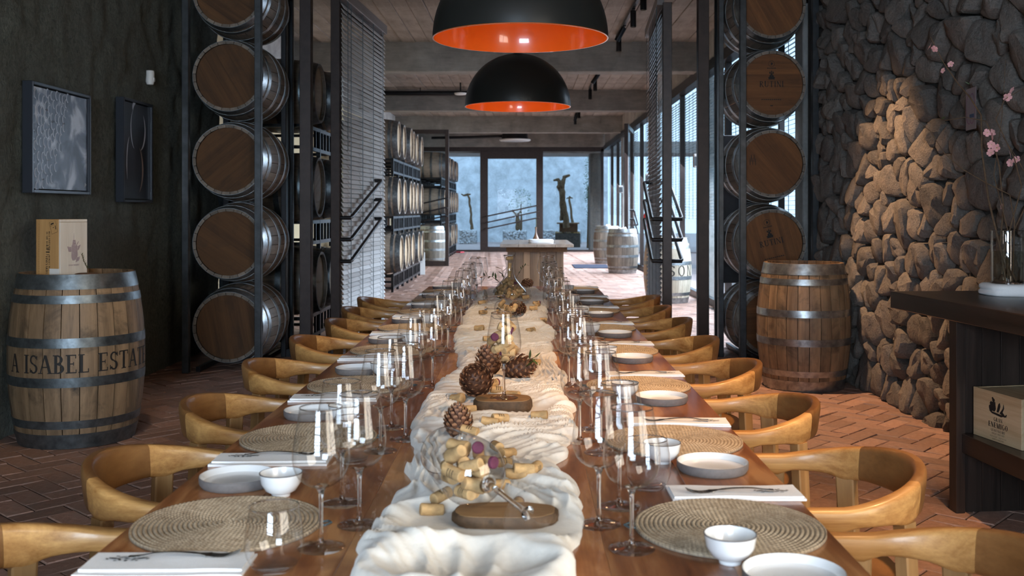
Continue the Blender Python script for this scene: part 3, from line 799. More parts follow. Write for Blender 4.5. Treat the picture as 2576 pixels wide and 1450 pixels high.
# --- two standing barrels in the dining room
KL = 0.755 / 0.70
big = Cooper(0.985, KL, M['stave'], M['hoop_dark'], M['head_dark'], 24)
bl = big.make('large standing oak barrel lettered ISABEL ESTATE against the plaster wall', (-2.655, 6.03, 0.0), spin=0.05)
LB = bl
std = Cooper(0.95, 1.0, M['stave'], M['hoop'], M['head_dark'], 26)
br = std.make('stained standing oak barrel with silver hoops in front of the stone wall', (2.145, 7.78, 0.0), spin=0.1)
def on_barrel(ln, k, zc, off, a0=-PI / 2, e=0.0035):
    def fn(u, v):
        z = zc + v; r = brad(z / ln, k) + e; a = a0 + (u + off) / r
        return (r * math.cos(a), r * math.sin(a), z)
    return fn
# facing direction of the lettering: towards the camera
fa = math.atan2(-6.03, 2.655)
letters('A ISABEL ESTATE', 0.104, 0.06, 0.16, on_barrel(0.985, KL, 0.436, 0.045, fa), M['ink'], bl, 0.93)
# --- left column in its steel rack
col = Cooper(0.95, 1.0, M['stave_grey'], M['hoop'], M['head_dark'], 26)
colr = Cooper(0.95, 1.0, M['stave_grey'], M['hoop'], M['head'], 26)
nth = ('lowest', 'second from the floor', 'third from the floor', 'fourth from the floor', 'topmost')
for k in range(5):
    col.make('oak barrel lying in the left steel rack, %s' % nth[k], (-2.483, 8.5 + 0.95, 0.367 + 0.703 * k), (R(90), 0, 0), 'barrels in the left rack', R(random.choice((10, 55, 95, 130, 30))), 0.06)
def rack(name, label, x0, x1, y0, y1, zs, hz=3.7, mat='steel_black', front='steel_grey'):
    r = thing(name, label, 'rack', ((x0 + x1) / 2, (y0 + y1) / 2, 0))
    hx, hy = (x1 - x0) / 2, (y1 - y0) / 2
    for sx in (-1, 1):
        for sy in (-1, 1): MB().box(sx * hx - 0.028, sy * hy - 0.028, 0, sx * hx + 0.028, sy * hy + 0.028, hz).build('post', M[front if sy < 0 else mat], r, smooth=0, bevel=0.004)
    for z in zs:
        for sx in (-1, 1): MB().box(sx * (hx - 0.10) - 0.018, -hy, z - 0.02, sx * (hx - 0.10) + 0.018, hy, z + 0.02).build('rail', M[mat], r, smooth=0)
    return r
rack('barrel_rack', 'black steel rack frame holding the left column of barrels', -2.80, -2.20, 8.40, 9.55, [0.03])
# --- right column
rot_r = [95, 15, 40, 90, 30]
RCX, RCY = 2.19, 8.93
rb = []
for k in range(5):
    rb.append(colr.make('oak barrel lying in the right steel rack, %s' % nth[k], (RCX, RCY + 0.95, 0.36 + 0.70 * k), (R(90), 0, 0), 'barrels in the right rack', R(rot_r[k]), 0.1))
rack('barrel_rack', 'grey steel rack frame holding the right column of barrels', 1.905, 2.535, 8.83, 9.98, [0.025])
def head_print(b, polys, tilt, dz=0.0):
    c, s = math.cos(tilt), math.sin(tilt)
    # the head faces local +z after the barrel is laid down: local x = right, local y = up as seen from outside
    lettering('brand_mark', polys, lambda u, v: (c * u - s * v, s * u + c * v, 0.95 - 0.0335), M['ink'], b)
def rutini(sc=1.0):
    p, _ = text_quads('RUTINI', 0.052, 0.10)
    p = [[(x, y - 0.02) for x, y in q] for q in p]
    em = [ell(-0.018, .062, .012, .008), ell(.0, .062, .011, .008), ell(.018, .062, .012, .008), ell(-.010, .076, .010, .010), ell(.010, .076, .010, .010), ell(0, .092, .009, .010),
          ell(-.014, .106, .006, .010), ell(.014, .106, .006, .010), ell(0, .112, .005, .012), [(-.03, .047), (.03, .047), (.024, .055), (-.024, .055)], [(-.022, .098), (.022, .098), (.018, .101), (-.018, .101)]]
    p += em
    for i in range(24):
        a0, a1 = 2 * PI * i / 24, 2 * PI * (i + 1) / 24
        p.append([(.028 * math.cos(a0), .185 + .028 * math.sin(a0)), (.028 * math.cos(a1), .185 + .028 * math.sin(a1)), (.025 * math.cos(a1), .185 + .025 * math.sin(a1)), (.025 * math.cos(a0), .185 + .025 * math.sin(a0))])
    p += [[(-.006, .172), (.0, .172), (.0, .198), (-.006, .198)], ell(.004, .186, .007, .009)]
    p += [[(-.04 + i * .0135, .142), (-.03 + i * .0135, .142), (-.03 + i * .0135, .15), (-.04 + i * .0135, .15)] for i in range(6)]
    p += [[(-.09 + i * .018, -.135), (-.077 + i * .018, -.135), (-.077 + i * .018, -.127), (-.09 + i * .018, -.127)] for i in range(10)]
    p += [[(-.012, -.19), (.012, -.19), (.012, -.182), (-.012, -.182)]]
    return p
head_print(rb[3], rutini(), 0.0)
head_print(rb[1], rutini(), R(13))
head_print(rb[2], [[(x, y) for x, y in q] for q in [ell(-.19 + .012 * i, .02 + .03 * (i % 2), .003, .035) for i in range(5)]], 0)
# dark board standing behind the right rack
tag(MB().box(1.92, 10.15, 0.62, 2.46, 10.19, 2.10).box(1.95, 10.152, 0, 1.99, 10.188, 0.62).box(2.39, 10.152, 0, 2.43, 10.188, 0.62).build('display_board', M['steel_black'], smooth=0, bevel=0.004), 'tall black display board behind the right barrel rack', 'board')

# --- long row of barrels on small racks down the left side of the hall
hall = Cooper(0.95, 1.0, M['stave_grey'], M['hoop_dark'], M['head_pale'], 24, detail=False)
XH = -2.05
levels = (0.63, 1.58, 2.53)
lvn = ('bottom', 'middle', 'top')
ordn = ('first', 'second', 'third', 'fourth', 'fifth', 'sixth', 'seventh', 'eighth', 'ninth', 'tenth', 'eleventh', 'twelfth', 'thirteenth', 'fourteenth')
def small_rack():
    r = thing('barrel_stand', 'x', 'rack')
    # local x towards the hall, y along the row; two cradles; barrels at y = .36 and 1.07, axis .63 above the floor of the stand
    for x in (-0.78, -0.10):
        for y in (0.03, 0.715, 1.40): MB().box(x - 0.02, y - 0.02, 0.0, x + 0.02, y + 0.02, 0.30).build('post', M['steel_black'], r, smooth=0)
        for z in (0.07, 0.28): MB().box(x - 0.018, 0.01, z - 0.018, x + 0.018, 1.42, z + 0.018).build('rail', M['steel_black'], r, smooth=0)
        for y in (0.2, 0.37, 0.54, 0.9, 1.07, 1.24): MB().box(x - 0.012, y - 0.014, 0.07, x + 0.012, y + 0.014, 0.28).build('upright', M['steel_black'], r, smooth=0)
    for y in (0.03, 1.40):
        for z in (0.07, 0.28): MB().box(-0.78, y - 0.016, z - 0.016, -0.10, y + 0.016, z + 0.016).build('tie', M['steel_black'], r, smooth=0)
    return r
proto = small_rack(); used = False
def row(y_start, n, where, far):
    global used
    for i in range(n):
        y = y_start + 1.43 * i
        for j, zc in enumerate(levels):
            r = proto if not used else copy_tree(proto)
            used = True
            r.location = (XH, y, zc - 0.63 + 0.005 if j == 0 else zc - 0.63)
            r['label'] = 'black steel barrel stand, %s level, %s along the row %s' % (lvn[j], ordn[i], where)
            r['group'] = 'barrel stands ' + where
            for q in range(2):
                hall.make('oak barrel on a stand, %s level, %s along the row %s' % (lvn[j], ordn[2 * i + q], where),
                          (XH - 0.95 + random.uniform(-.03, .03), y + 0.36 + 0.71 * q, zc), (0, R(90), 0), 'barrels ' + where, R(random.uniform(0, 180)))
row(9.9, 1, 'beside the left rack', False)
row(16.54, 3, 'past the grey blind', False)
row(26.2, 4, 'behind the inner glass door', True)
# --- standing barrels in the hall
stw = Cooper(0.95, 1.0, M['stave_white'], M['hoop'], M['head_pale'], 26)
hb = stw.make('pale standing barrel lettered SON by the window behind the right door', (2.11, 14.9, 0), spin=0.08)
letters('SON', 0.15, 0.32, 0.10, on_barrel(0.95, 1.0, 0.40, 0.235, math.atan2(-14.9, -2.11)), M['ink'], hb)
hs = Cooper(0.95, 0.98, M['stave_grey'], M['hoop'], M['head_dark'], 24, detail=True)
HB1 = hs.make('standing grey oak barrel at the hall window, nearer one of the pair', (2.12, 21.8, 0))
HB2 = hs.make('standing brown oak barrel at the hall window, farther one of the pair', (2.10, 25.7, 0), spin=0.2)
HB3 = hs.make('standing oak barrel behind the inner glass door on the left', (-2.30, 25.4, 0), spin=0.2)
# ---------------------------------------------------------------- dining tables
TZ = 0.75
TXL, TXR = -0.747, 0.570
def mat_table():
    m, nt, b = new_mat('figured_hardwood')
    vec = coords(nt, (1, 0.16, 1), 23.0)
    n1 = noise_n(nt, vec, 4.2, 5, 0.55, 2.2); n2 = noise_n(nt, coords(nt, (1, 0.05, 1), 23.0), 60, 4, 0.7); n3 = noise_n(nt, coords(nt, (1, 0.35, 1), 5.0), 2.6, 3, 0.5, 1.5)
    ad = N(nt, 'ShaderNodeMath', operation='MULTIPLY_ADD'); L(nt, n2, ad.inputs[0]); ad.inputs[1].default_value = 0.22; L(nt, n1, ad.inputs[2])
    c = ramp(nt, ad.outputs[0], [(0.40, (0.035, 0.011, 0.006)), (0.47, (0.17, 0.055, 0.019)), (0.60, (0.33, 0.125, 0.042)), (0.74, (0.60, 0.30, 0.12))])
    c = mixc(nt, ramp(nt, n3, [(0.56, (0, 0, 0)), (0.66, (0.75, 0.75, 0.75))]), c, (0.18, 0.055, 0.022))
    L(nt, objvar(nt, c, 0.8, 1.2), b.inputs['Base Color'])
    b.inputs['Roughness'].default_value = 0.34; b.inputs['Coat Weight'].default_value = 0.35; b.inputs['Coat Roughness'].default_value = 0.10
    bump(nt, b, ad.outputs[0], 0.04, 0.004); return m
M['table'] = mat_table()
def table(label, y0, y1):
    t = thing('dining_table', label, 'table', ((TXL + TXR) / 2, (y0 + y1) / 2, 0))
    hw, hl = (TXR - TXL) / 2, (y1 - y0) / 2
    ws = [0.20, 0.235, 0.215, 0.24, 0.21, 0.217]; x = -hw
    for w_ in ws:
        MB().box(x + 0.0002, -hl, TZ - 0.052, x + w_ - 0.0002, hl, TZ).build('plank', M['table'], t, smooth=0, bevel=0.0008)
        x += w_
    MB().box(-hw + 0.12, -hl + 0.18, TZ - 0.13, hw - 0.12, hl - 0.18, TZ - 0.052).build('apron', M['table'], t, smooth=0)
    for sx in (-1, 1):
        for sy in (-1, 1): MB().box(sx * (hw - 0.20) - 0.055, sy * (hl - 0.25) - 0.055, 0, sx * (hw - 0.20) + 0.055, sy * (hl - 0.25) + 0.055, TZ - 0.13).build('leg', M['table'], t, smooth=0, bevel=0.006)
    return t
table('near long polished hardwood dining table with the white cloth runner', 1.36, 4.675)
table('far long polished hardwood dining table below the second pendant lamp', 4.685, 7.98)

# ---------------------------------------------------------------- chairs
def chair_proto():
    c = thing('armchair', 'x', 'chair')
    SR, SB, RX, RY = 0.20, -0.02, 0.265, 0.26   # arm tip, where the side starts bending, half width, back depth
    leg_s = []
    def path(u):   # u in 0..1 from left arm tip round the back to the right arm tip
        side = SR - SB; arc = PI * 0.5 * (RX + RY); tot = 2 * side + arc; s = u * tot
        if s < side: return Vector((-RX, SR - s, 0)), Vector((0, -1, 0)), 0.0
        if s > tot - side: return Vector((RX, SB + (s - (tot - side)), 0)), Vector((0, 1, 0)), 0.0
        a = PI + (s - side) / arc * PI
        return Vector((RX * math.cos(a), SB + RY * math.sin(a), 0)), Vector((-RX * math.sin(a), RY * math.cos(a), 0)).normalized(), math.sin((s - side) / arc * PI)
    def ring(u):
        p, t, k = path(u); nrm = Vector((t.y, -t.x, 0))
        k2 = k ** 1.3
        ztop = 0.656 + 0.058 * k2; hgt = 0.042 + 0.068 * k2; th = 0.0165 + 0.006 * (1 - k2)
        # swelling of the rail where the legs enter
        for us in (0.155, 0.315, 0.685, 0.845): hgt += 0.016 * math.exp(-((u - us) / 0.026) ** 2) * (1 - .5 * k2)
        tipf = min(1.0, min(u, 1 - u) / 0.03); th *= 0.6 + 0.4 * tipf
        zc = ztop - hgt / 2; out = []
        for i in range(14):
            a = 2 * PI * i / 14; ca, sa = math.cos(a), math.sin(a)
            cx_ = math.copysign(abs(ca) ** 0.42, ca) * th; cz_ = math.copysign(abs(sa) ** 0.5, sa) * hgt / 2
            lean = -(cz_ / 0.12) * 0.016 * k2
            q = p + nrm * (cx_ + 0.0 - lean) + Vector((0, 0, zc + cz_)); out.append(q)
        return out
    def rail(name, u0, u1, n, mat):
        MB().rings([ring(u0 + (u1 - u0) * i / n) for i in range(n + 1)]).build(name, mat, c, smooth=45)
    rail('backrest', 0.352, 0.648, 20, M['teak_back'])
    rail('armrest', 0.0, 0.3515, 22, M['teak']); rail('armrest', 0.6485, 1.0, 22, M['teak'])
    def leg(u, dx, dy, w0=0.034, w1=0.052):
        p, t, k = path(u); ztop = 0.656 + 0.058 * k ** 1.3 - (0.042 + 0.068 * k ** 1.3) - 0.002
        nrm = Vector((t.y, -t.x, 0)); rings = []
        for f in (0.0, 0.35, 0.6, 0.8, 1.0):
            wd = w0 + (w1 - w0) * math.sin(f * PI * 0.5); th = 0.030 + 0.006 * f
            ctr = Vector((p.x + dx * (1 - f), p.y + dy * (1 - f), ztop * f)); r_ = []
            for sx, sy in ((-1, -1), (1, -1), (1, 1), (-1, 1)):
                for e in ((0.82, 1), (1, 0.82)) if sx * sy < 0 else ((1, 0.82), (0.82, 1)):
                    r_.append(ctr + t * (sx * wd / 2 * e[0]) + nrm * (sy * th / 2 * e[1]))
            rings.append(r_)
        MB().rings(rings).build('leg', M['teak_leg'], c, smooth=30)
    leg(0.155, 0, 0.01); leg(0.845, 0, 0.01); leg(0.315, -0.01, -0.03); leg(0.685, 0.01, -0.03)
    pts = []
    for i in range(28):
        a = 2 * PI * i / 28; ca, sa = math.cos(a), math.sin(a)
        pts.append((math.copysign(abs(ca) ** 0.5, ca) * 0.235, math.copysign(abs(sa) ** 0.5, sa) * 0.225 - 0.005))
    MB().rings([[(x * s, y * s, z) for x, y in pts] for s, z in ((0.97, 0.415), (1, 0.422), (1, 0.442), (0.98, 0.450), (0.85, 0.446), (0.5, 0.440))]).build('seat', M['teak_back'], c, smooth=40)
    MB().bar((-0.235, 0.12, 0.385), (0.235, 0.12, 0.385), 0.024, 0.05).build('front_rail', M['teak'], c, smooth=0)
    MB().bar((-0.2, -0.17, 0.385), (0.2, -0.17, 0.385), 0.024, 0.05).build('rear_rail', M['teak'], c, smooth=0)
    for sx in (-1, 1): MB().bar((sx * 0.235, 0.12, 0.385), (sx * 0.21, -0.17, 0.385), 0.024, 0.05).build('side_rail', M['teak'], c, smooth=0)
    return c
dl = (1.937, 2.656, 3.45, 4.31, 5.13, 5.95, 6.68, 7.43)
dr_ = (1.908, 2.62, 3.45, 4.30, 5.10, 6.0, 6.77, 7.62)
ORD = ('first', 'second', 'third', 'fourth', 'fifth', 'sixth', 'seventh', 'eighth')
proto_c = chair_proto()
xl = (-1.2, -1.16, -1.184, -1.215, -1.207, -1.19, -1.226, -1.245)
xr = (1.03, 1.035, 1.012, 1.02, 0.995, 1.01, 1.0, 1.04)
for i in range(8):
    for side in (0, 1):
        c = proto_c if (i == 0 and side == 0) else copy_tree(proto_c)
        if side == 0: c.location = (xl[i] + 0.325, dl[i], 0); c.rotation_euler = (0, 0, -PI / 2 + random.uniform(-.03, .03))
        else: c.location = (xr[i] - 0.315, dr_[i], 0); c.rotation_euler = (0, 0, PI / 2 + random.uniform(-.03, .03))
        c['label'] = 'curved golden teak armchair, %s from the camera on the %s side of the table' % (ORD[i], ('left', 'right')[side])
        c['group'] = 'armchairs on the %s side' % ('left', 'right')[side]

# ---------------------------------------------------------------- place settings
def mat_straw():
    m, nt, b = new_mat('woven_straw'); vec = coords(nt)
    at2 = N(nt, 'ShaderNodeAttribute', attribute_name='groove')
    n1 = noise_n(nt, vec, 70, 3, 0.6)
    c = ramp(nt, n1, [(0.3, (0.44, 0.33, 0.215)), (0.7, (0.72, 0.58, 0.41))])
    c = mixc(nt, at2.outputs['Fac'], c, (0.08, 0.06, 0.05))
    L(nt, objvar(nt, c, 0.9, 1.1), b.inputs['Base Color']); b.inputs['Roughness'].default_value = 0.8; return m
M['straw'] = mat_straw()
def mat_mesh():
    RM, NR = 0.177, 20; pit = RM / NR; A = 320; sub = 5
    vs, fs, gr = [], [], []
    nr = NR * sub
    for i in range(A):
        a = 2 * PI * i / A
        for k in range(nr + 1):
            r = RM * k / nr; ph = (r / pit + i / A) % 1.0                 # spiral coil
            turn = r / pit + i / A
            coil = math.sin(PI * ph) ** 0.7
            nst = max(6, round(2 * PI * max(r, pit * .5) / 0.0095 / 2) * 2)
            st = 0.5 + 0.5 * math.cos(nst * a + 1.7 * PI * ph + PI * int(turn))
            z = 0.004 + 0.0036 * coil * (0.6 + 0.4 * st)
            vs.append((r * math.cos(a), r * math.sin(a), z)); gr.append(min(1, max(0, 0.75 - coil * 1.2) + 1.5 * max(0, 0.40 - st)))
        vs.append((RM * 1.0 * math.cos(a), RM * 1.0 * math.sin(a), 0)); gr.append(0.8)
    m = nr + 2
    for i in range(A):
        j = (i + 1) % A
        for k in range(m - 1): fs.append((i * m + k, j * m + k, j * m + k + 1, i * m + k + 1) if k else (i * m, j * m + 1, i * m + 1))
    me = bpy.data.meshes.new('placemat'); me.from_pydata(vs, [], fs); me.materials.append(M['straw'])
    q = me.attributes.new('groove', 'FLOAT', 'POINT'); q.data.foreach_set('value', gr)
    me.polygons.foreach_set('use_smooth', [True] * len(me.polygons)); return me
MATM = mat_mesh()
loopm = MB().tube([(0.17, -0.012, 0.003), (0.188, -0.014, 0.005), (0.196, 0, 0.006), (0.188, 0.012, 0.005), (0.17, 0.010, 0.003)], 0.0022, 6).mesh('loop', M['tape'])
plate_in = MB().lathe([(0, 0.006), (0.066, 0.006), (0.074, 0.009), (0.0785, 0.021), (0.0805, 0.0222)], 48).mesh('plate_glaze', M['ceramic'])
plate_out = MB().lathe([(0.0805, 0.0222), (0.082, 0.021), (0.0815, 0.008), (0.076, 0.0), (0, 0.0)], 48).mesh('stoneware_plate', M['ceramic_grey'])
bowl_m = MB().lathe([(0, 0.0), (0.019, 0.0), (0.020, 0.006), (0.032, 0.013), (0.041, 0.028), (0.0445, 0.049), (0.043, 0.0495), (0.039, 0.030), (0.030, 0.016), (0.012, 0.010), (0, 0.009)], 40).mesh('dip_bowl', M['ceramic'])
bowl_rim = MB().lathe([(0.0449, 0.0482), (0.0449, 0.0498), (0.0436, 0.0502), (0.0428, 0.0496)], 40).mesh('rim', M['ceramic_grey'])
def napkin_mesh(top):
    mb = MB(); L2, W2 = 0.138, 0.052; nx, ny = 18, 6; z0 = 0.0 if not top else 0.0045; h = 0.004
    def z(x, y): return 0.0018 * math.sin(x * 26 + y * 20) + 0.001 * math.sin(y * 60)
    vs = []
    sh = 0.0 if not top else 0.006
    for s_ in (1, 0):
        for i in range(nx + 1):
            for k in range(ny + 1):
                x = -L2 + 2 * L2 * i / nx; y = -W2 + 2 * W2 * k / ny
                if top: x *= 0.97; y = y * 0.80 + sh
                vs.append((x, y, z0 + (h + max(0, z(x, y)) if s_ else 0)))
    m = (nx + 1) * (ny + 1); fs = []
    for i in range(nx):
        for k in range(ny):
            a = i * (ny + 1) + k; fs.append((a, a + ny + 1, a + ny + 2, a + 1)); fs.append((m + a, m + a + 1, m + a + ny + 2, m + a + ny + 1))
    edge = [i * (ny + 1) for i in range(nx + 1)] + [nx * (ny + 1) + k for k in range(1, ny + 1)] + [i * (ny + 1) + ny for i in range(nx - 1, -1, -1)] + [k for k in range(ny - 1, 0, -1)]
    for i in range(len(edge)):
        a, b = edge[i], edge[(i + 1) % len(edge)]; fs.append((b, a, m + a, m + b))
    mb.add(vs, fs); return mb.mesh('napkin', M['linen'], smooth=50)
NAP = napkin_mesh(False); NAPT = napkin_mesh(True)
em = MB()
rg = random.Random(3)
for (x, y, rx, ry, a) in ((-.024, 0, .010, .0028, .3), (.024, 0, .010, .0028, -.3), (-.012, .006, .006, .0025, 1), (.012, .006, .006, .0025, -1), (0, .011, .003, .004, 0), (0, 0, .006, .004, 0), (-.010, -.006, .007, .002, -.4), (.010, -.006, .007, .002, .4),
                         (-.034, .003, .004, .0018, .8), (.034, .003, .004, .0018, -.8), (0, -.009, .004, .002, 0), (-.018, .011, .003, .002, 0), (.018, .011, .003, .002, 0), (-.02, -.010, .004, .0018, .2), (.02, -.010, .004, .0018, -.2)):
    p = ell(x, y, rx, ry, 10, a); em.add([(u, v, 0.0) for u, v in p], [tuple(range(10))])
EMB = em.mesh('emblem', M['ink'], smooth=0)
def fork_mesh():
    mb = MB(); pts = []
    n = 16; rings = []
    for i in range(n + 1):
        t = i / n; x = -0.10 + 0.135 * t; w_ = 0.0055 - 0.0028 * math.sin(PI * min(1, t * 1.15)) if t < 0.85 else 0.0027 + (t - .85) / .15 * 0.0075
        z = 0.003 + 0.006 * math.sin(PI * t) ** 1.0 * (1 if t > .3 else t / .3)
        rings.append([(x, -w_, z), (x, w_, z), (x, w_, z + .002), (x, -w_, z + .002)])
    mb.rings(rings)
    for k in range(4):
        y = -0.0085 + k * 0.00567; rr = []
        for i in range(7):
            t = i / 6; x = 0.034 + 0.052 * t; z = 0.0035 - 0.004 * math.sin(PI * t * .8) + 0.008 * t * t; hw = 0.0018 * (1 - .5 * t)
            rr.append([(x, y * (1 + .1 * t) - hw, z), (x, y * (1 + .1 * t) + hw, z), (x, y * (1 + .1 * t) + hw, z + .0016), (x, y * (1 + .1 * t) - hw, z + .0016)])
        mb.rings(rr)
    mb.box(0.029, -0.0103, 0.0032, 0.037, 0.0103, 0.0052)
    return mb.mesh('fork', M['cutlery'], smooth=40)
FORK = fork_mesh()
m_, nt_, b_ = new_mat('solid_glass'); b_.inputs['Transmission Weight'].default_value = 1; b_.inputs['Roughness'].default_value = 0.0; b_.inputs['IOR'].default_value = 1.45; b_.inputs['Base Color'].default_value = (1, 1, 1, 1)
M['glass_solid'] = m_
def bezr(pts, n):
    out = []
    for i in range(n + 1):
        t = i / n * (len(pts) - 1); k = min(int(t), len(pts) - 2); u = t - k
        p0 = pts[max(k - 1, 0)]; p1 = pts[k]; p2 = pts[k + 1]; p3 = pts[min(k + 2, len(pts) - 1)]
        out.append(tuple(0.5 * (2 * p1[j] + (p2[j] - p0[j]) * u + (2 * p0[j] - 5 * p1[j] + 4 * p2[j] - p3[j]) * u * u + (3 * p1[j] - p0[j] - 3 * p2[j] + p3[j]) * u ** 3) for j in (0, 1)))
    return [(max(0, r), z) for r, z in out]
BOWLP = [(0.006, 0.108), (0.022, 0.112), (0.040, 0.126), (0.0495, 0.148), (0.0505, 0.168), (0.047, 0.196), (0.0415, 0.226), (0.0375, 0.250)]
wg_bowl = MB().lathe(bezr(BOWLP, 30), 40).mesh('bowl', M['glass'], smooth=80)
wg_rim = MB().lathe([(0.0368, 0.2495), (0.0375, 0.2508), (0.0382, 0.2495), (0.0375, 0.2485), (0.0368, 0.2495)], 40).mesh('rim', M['glass_solid'], smooth=80)
wg_stem = MB().lathe(bezr([(0.010, 0.0045), (0.0055, 0.012), (0.0038, 0.03), (0.0036, 0.07), (0.0046, 0.095), (0.0085, 0.106), (0.014, 0.1105)], 22) + [(0.0, 0.1095)], 20).mesh('stem', M['glass_solid'], smooth=80)
wg_foot = MB().lathe([(0, 0.0), (0.040, 0.0), (0.0415, 0.0008), (0.040, 0.0018), (0.025, 0.0028), (0.012, 0.0042), (0.0, 0.006)], 40).mesh('foot', M['glass_foot'], smooth=60)
TUMP = [(0.0, 0.006), (0.026, 0.007), (0.040, 0.016), (0.048, 0.035), (0.0485, 0.055), (0.045, 0.082), (0.0405, 0.108)]
tm_wall = MB().lathe(bezr(TUMP, 28), 40).mesh('wall', M['glass'], smooth=80)
tm_base = MB().lathe([(0, 0), (0.024, 0), (0.032, 0.003), (0.038, 0.012), (0.030, 0.008), (0, 0.0055)], 36).mesh('base', M['glass_foot'], smooth=60)
tm_rim = MB().lathe([(0.0398, 0.1075), (0.0405, 0.1088), (0.0412, 0.1075), (0.0405, 0.1065), (0.0398, 0.1075)], 40).mesh('rim', M['glass_solid'], smooth=80)
def wine_glass(label, loc, group, rot=None):
    g = thing('wine_glass', label, 'wine glass', loc, random.uniform(0, 6), group, rot)
    link('bowl', wg_bowl, g); link('rim', wg_rim, g); link('stem', wg_stem, g); link('foot', wg_foot, g); return g
def tumbler(label, loc, group):
    g = thing('tumbler', label, 'glass', loc, 0, group)
    link('wall', tm_wall, g); link('base', tm_base, g); link('rim', tm_rim, g); return g
for side in (0, 1):
    sn = ('left', 'right')[side]
    for i in range(8):
        d = (dl, dr_)[side][i]; sg = (1, -1)[side]; w_ = '%s setting from the camera on the %s' % (ORD[i], sn)
        j = lambda a=0.008: random.uniform(-a, a)
        ctr = (-0.562, d) if side == 0 else (0.387, d)
        rz = 0 if side == 0 else PI
        g = link('placemat', MATM, None, (ctr[0] + j(.004), ctr[1] + j(), TZ + 0.0005), (0, 0, rz + j(.1)))
        tag(g, 'round coiled straw placemat, %s' % w_, 'placemat', 'placemats on the %s side' % sn); link('loop', loopm, g)
        p = link('stoneware_plate', plate_out, None, ((-0.62, 0.432)[side] + j(), d + sg * 0.285 + j(), TZ + 0.0005)); link('glaze', plate_in, p)
        tag(p, 'small white plate with grey outside, %s' % w_, 'plate', 'side plates on the %s side' % sn)
        bx = (-0.508, 0.327)[side] if i else (-0.508, 0.345)[side]
        b = link('dip_bowl', bowl_m, None, (bx + j(.006), d + sg * (0.212 if i else 0.185) + j(.006), TZ + 0.0005)); link('rim', bowl_rim, b)
        tag(b, 'little white dip bowl with dark rim, %s' % w_, 'bowl', 'dip bowls on the %s side' % sn)
        nx_, ny_ = (-0.600, 0.440)[side] + j(.004), d - sg * 0.232 + j(.006); na = rz + j(.05)
        n_ = link('napkin', NAP, None, (nx_, ny_, TZ + 0.0005), (0, 0, na)); link('folded_top', NAPT, n_); link('emblem', EMB, n_, (-0.07 if side == 0 else -0.075, 0.012, 0.0109), (0, 0, PI if side else PI))
        tag(n_, 'folded white napkin with black emblem, %s' % w_, 'napkin', 'napkins on the %s side' % sn)
        f = link('fork', FORK, None, (nx_ + (0.03 if side == 0 else -0.02), ny_ + sg * (0.02 if side == 0 else 0.02), TZ + 0.009), (0, 0, na + 0.06))
        tag(f, 'steel fork lying on the napkin, %s' % w_, 'fork', 'forks on the %s side' % sn)
        offs = ((-0.36, -0.129), (-0.317, -0.015), (-0.362, 0.133)) if side == 0 else ((0.189, -0.114), (0.148, 0.014), (0.187, 0.142))
        for k, (gx, gy) in enumerate(offs):
            wine_glass('stemmed wine glass, %s of three, %s' % (('nearest', 'middle', 'farthest')[k], w_), (gx + j(.01), d + gy + j(.01), TZ + 0.0005), 'wine glasses on the %s side' % sn)
        tumbler('stemless water glass, %s' % w_, ((-0.414, 0.269)[side] + j(.006), d + (-0.257, 0.262)[side] + j(.006), TZ + 0.0005), 'water glasses on the %s side' % sn)

# ---------------------------------------------------------------- cloth runner
EDGE = [(1.50, -.27, .05), (1.70, -.292, .075), (1.91, -.285, .112), (2.08, -.262, .126), (2.22, -.245, .10), (2.35, -.266, .08), (2.5, -.282, .125), (2.78, -.314, .135), (3.05, -.31, .148), (3.39, -.296, .129), (3.8, -.251, .145), (4.2, -.27, .12), (4.49, -.313, .118), (4.92, -.334, .158), (5.3, -.32, .10), (5.65, -.339, .126), (6.35, -.319, .134), (7.08, -.328, .158), (7.45, -.26, .10), (7.60, -.15, .02)]
def edges(y):
    for a, b in zip(EDGE, EDGE[1:]):
        if a[0] <= y <= b[0]:
            t = (y - a[0]) / (b[0] - a[0]); t = t * t * (3 - 2 * t)
            return a[1] + (b[1] - a[1]) * t, a[2] + (b[2] - a[2]) * t
    return (EDGE[0][1], EDGE[0][2]) if y < EDGE[0][0] else (EDGE[-1][1], EDGE[-1][2])
FLAT = [(-0.055, 1.90, 0.16, 0.10, 0.010), (-0.065, 2.98, 0.12, 0.085, 0.010), (-0.095, 6.75, 0.13, 0.13, 0.010), (-0.07, 6.25, .09, .08, .015), (-0.10, 5.4, .10, .10, .015)]   # hollows where things stand
def ridge(v, p): return (1 - min(1, abs(noise.noise(v)) * 2.2)) ** p
def cedge(y):
    e0, e1 = edges(y)
    return e0 + 0.030 * noise.noise(Vector((y * 5, 3.1, 0))) + 0.012 * noise.noise(Vector((y * 17, 3.1, 5))), e1 + 0.030 * noise.noise(Vector((y * 5, 9.7, 0))) + 0.012 * noise.noise(Vector((y * 17, 9.7, 5)))
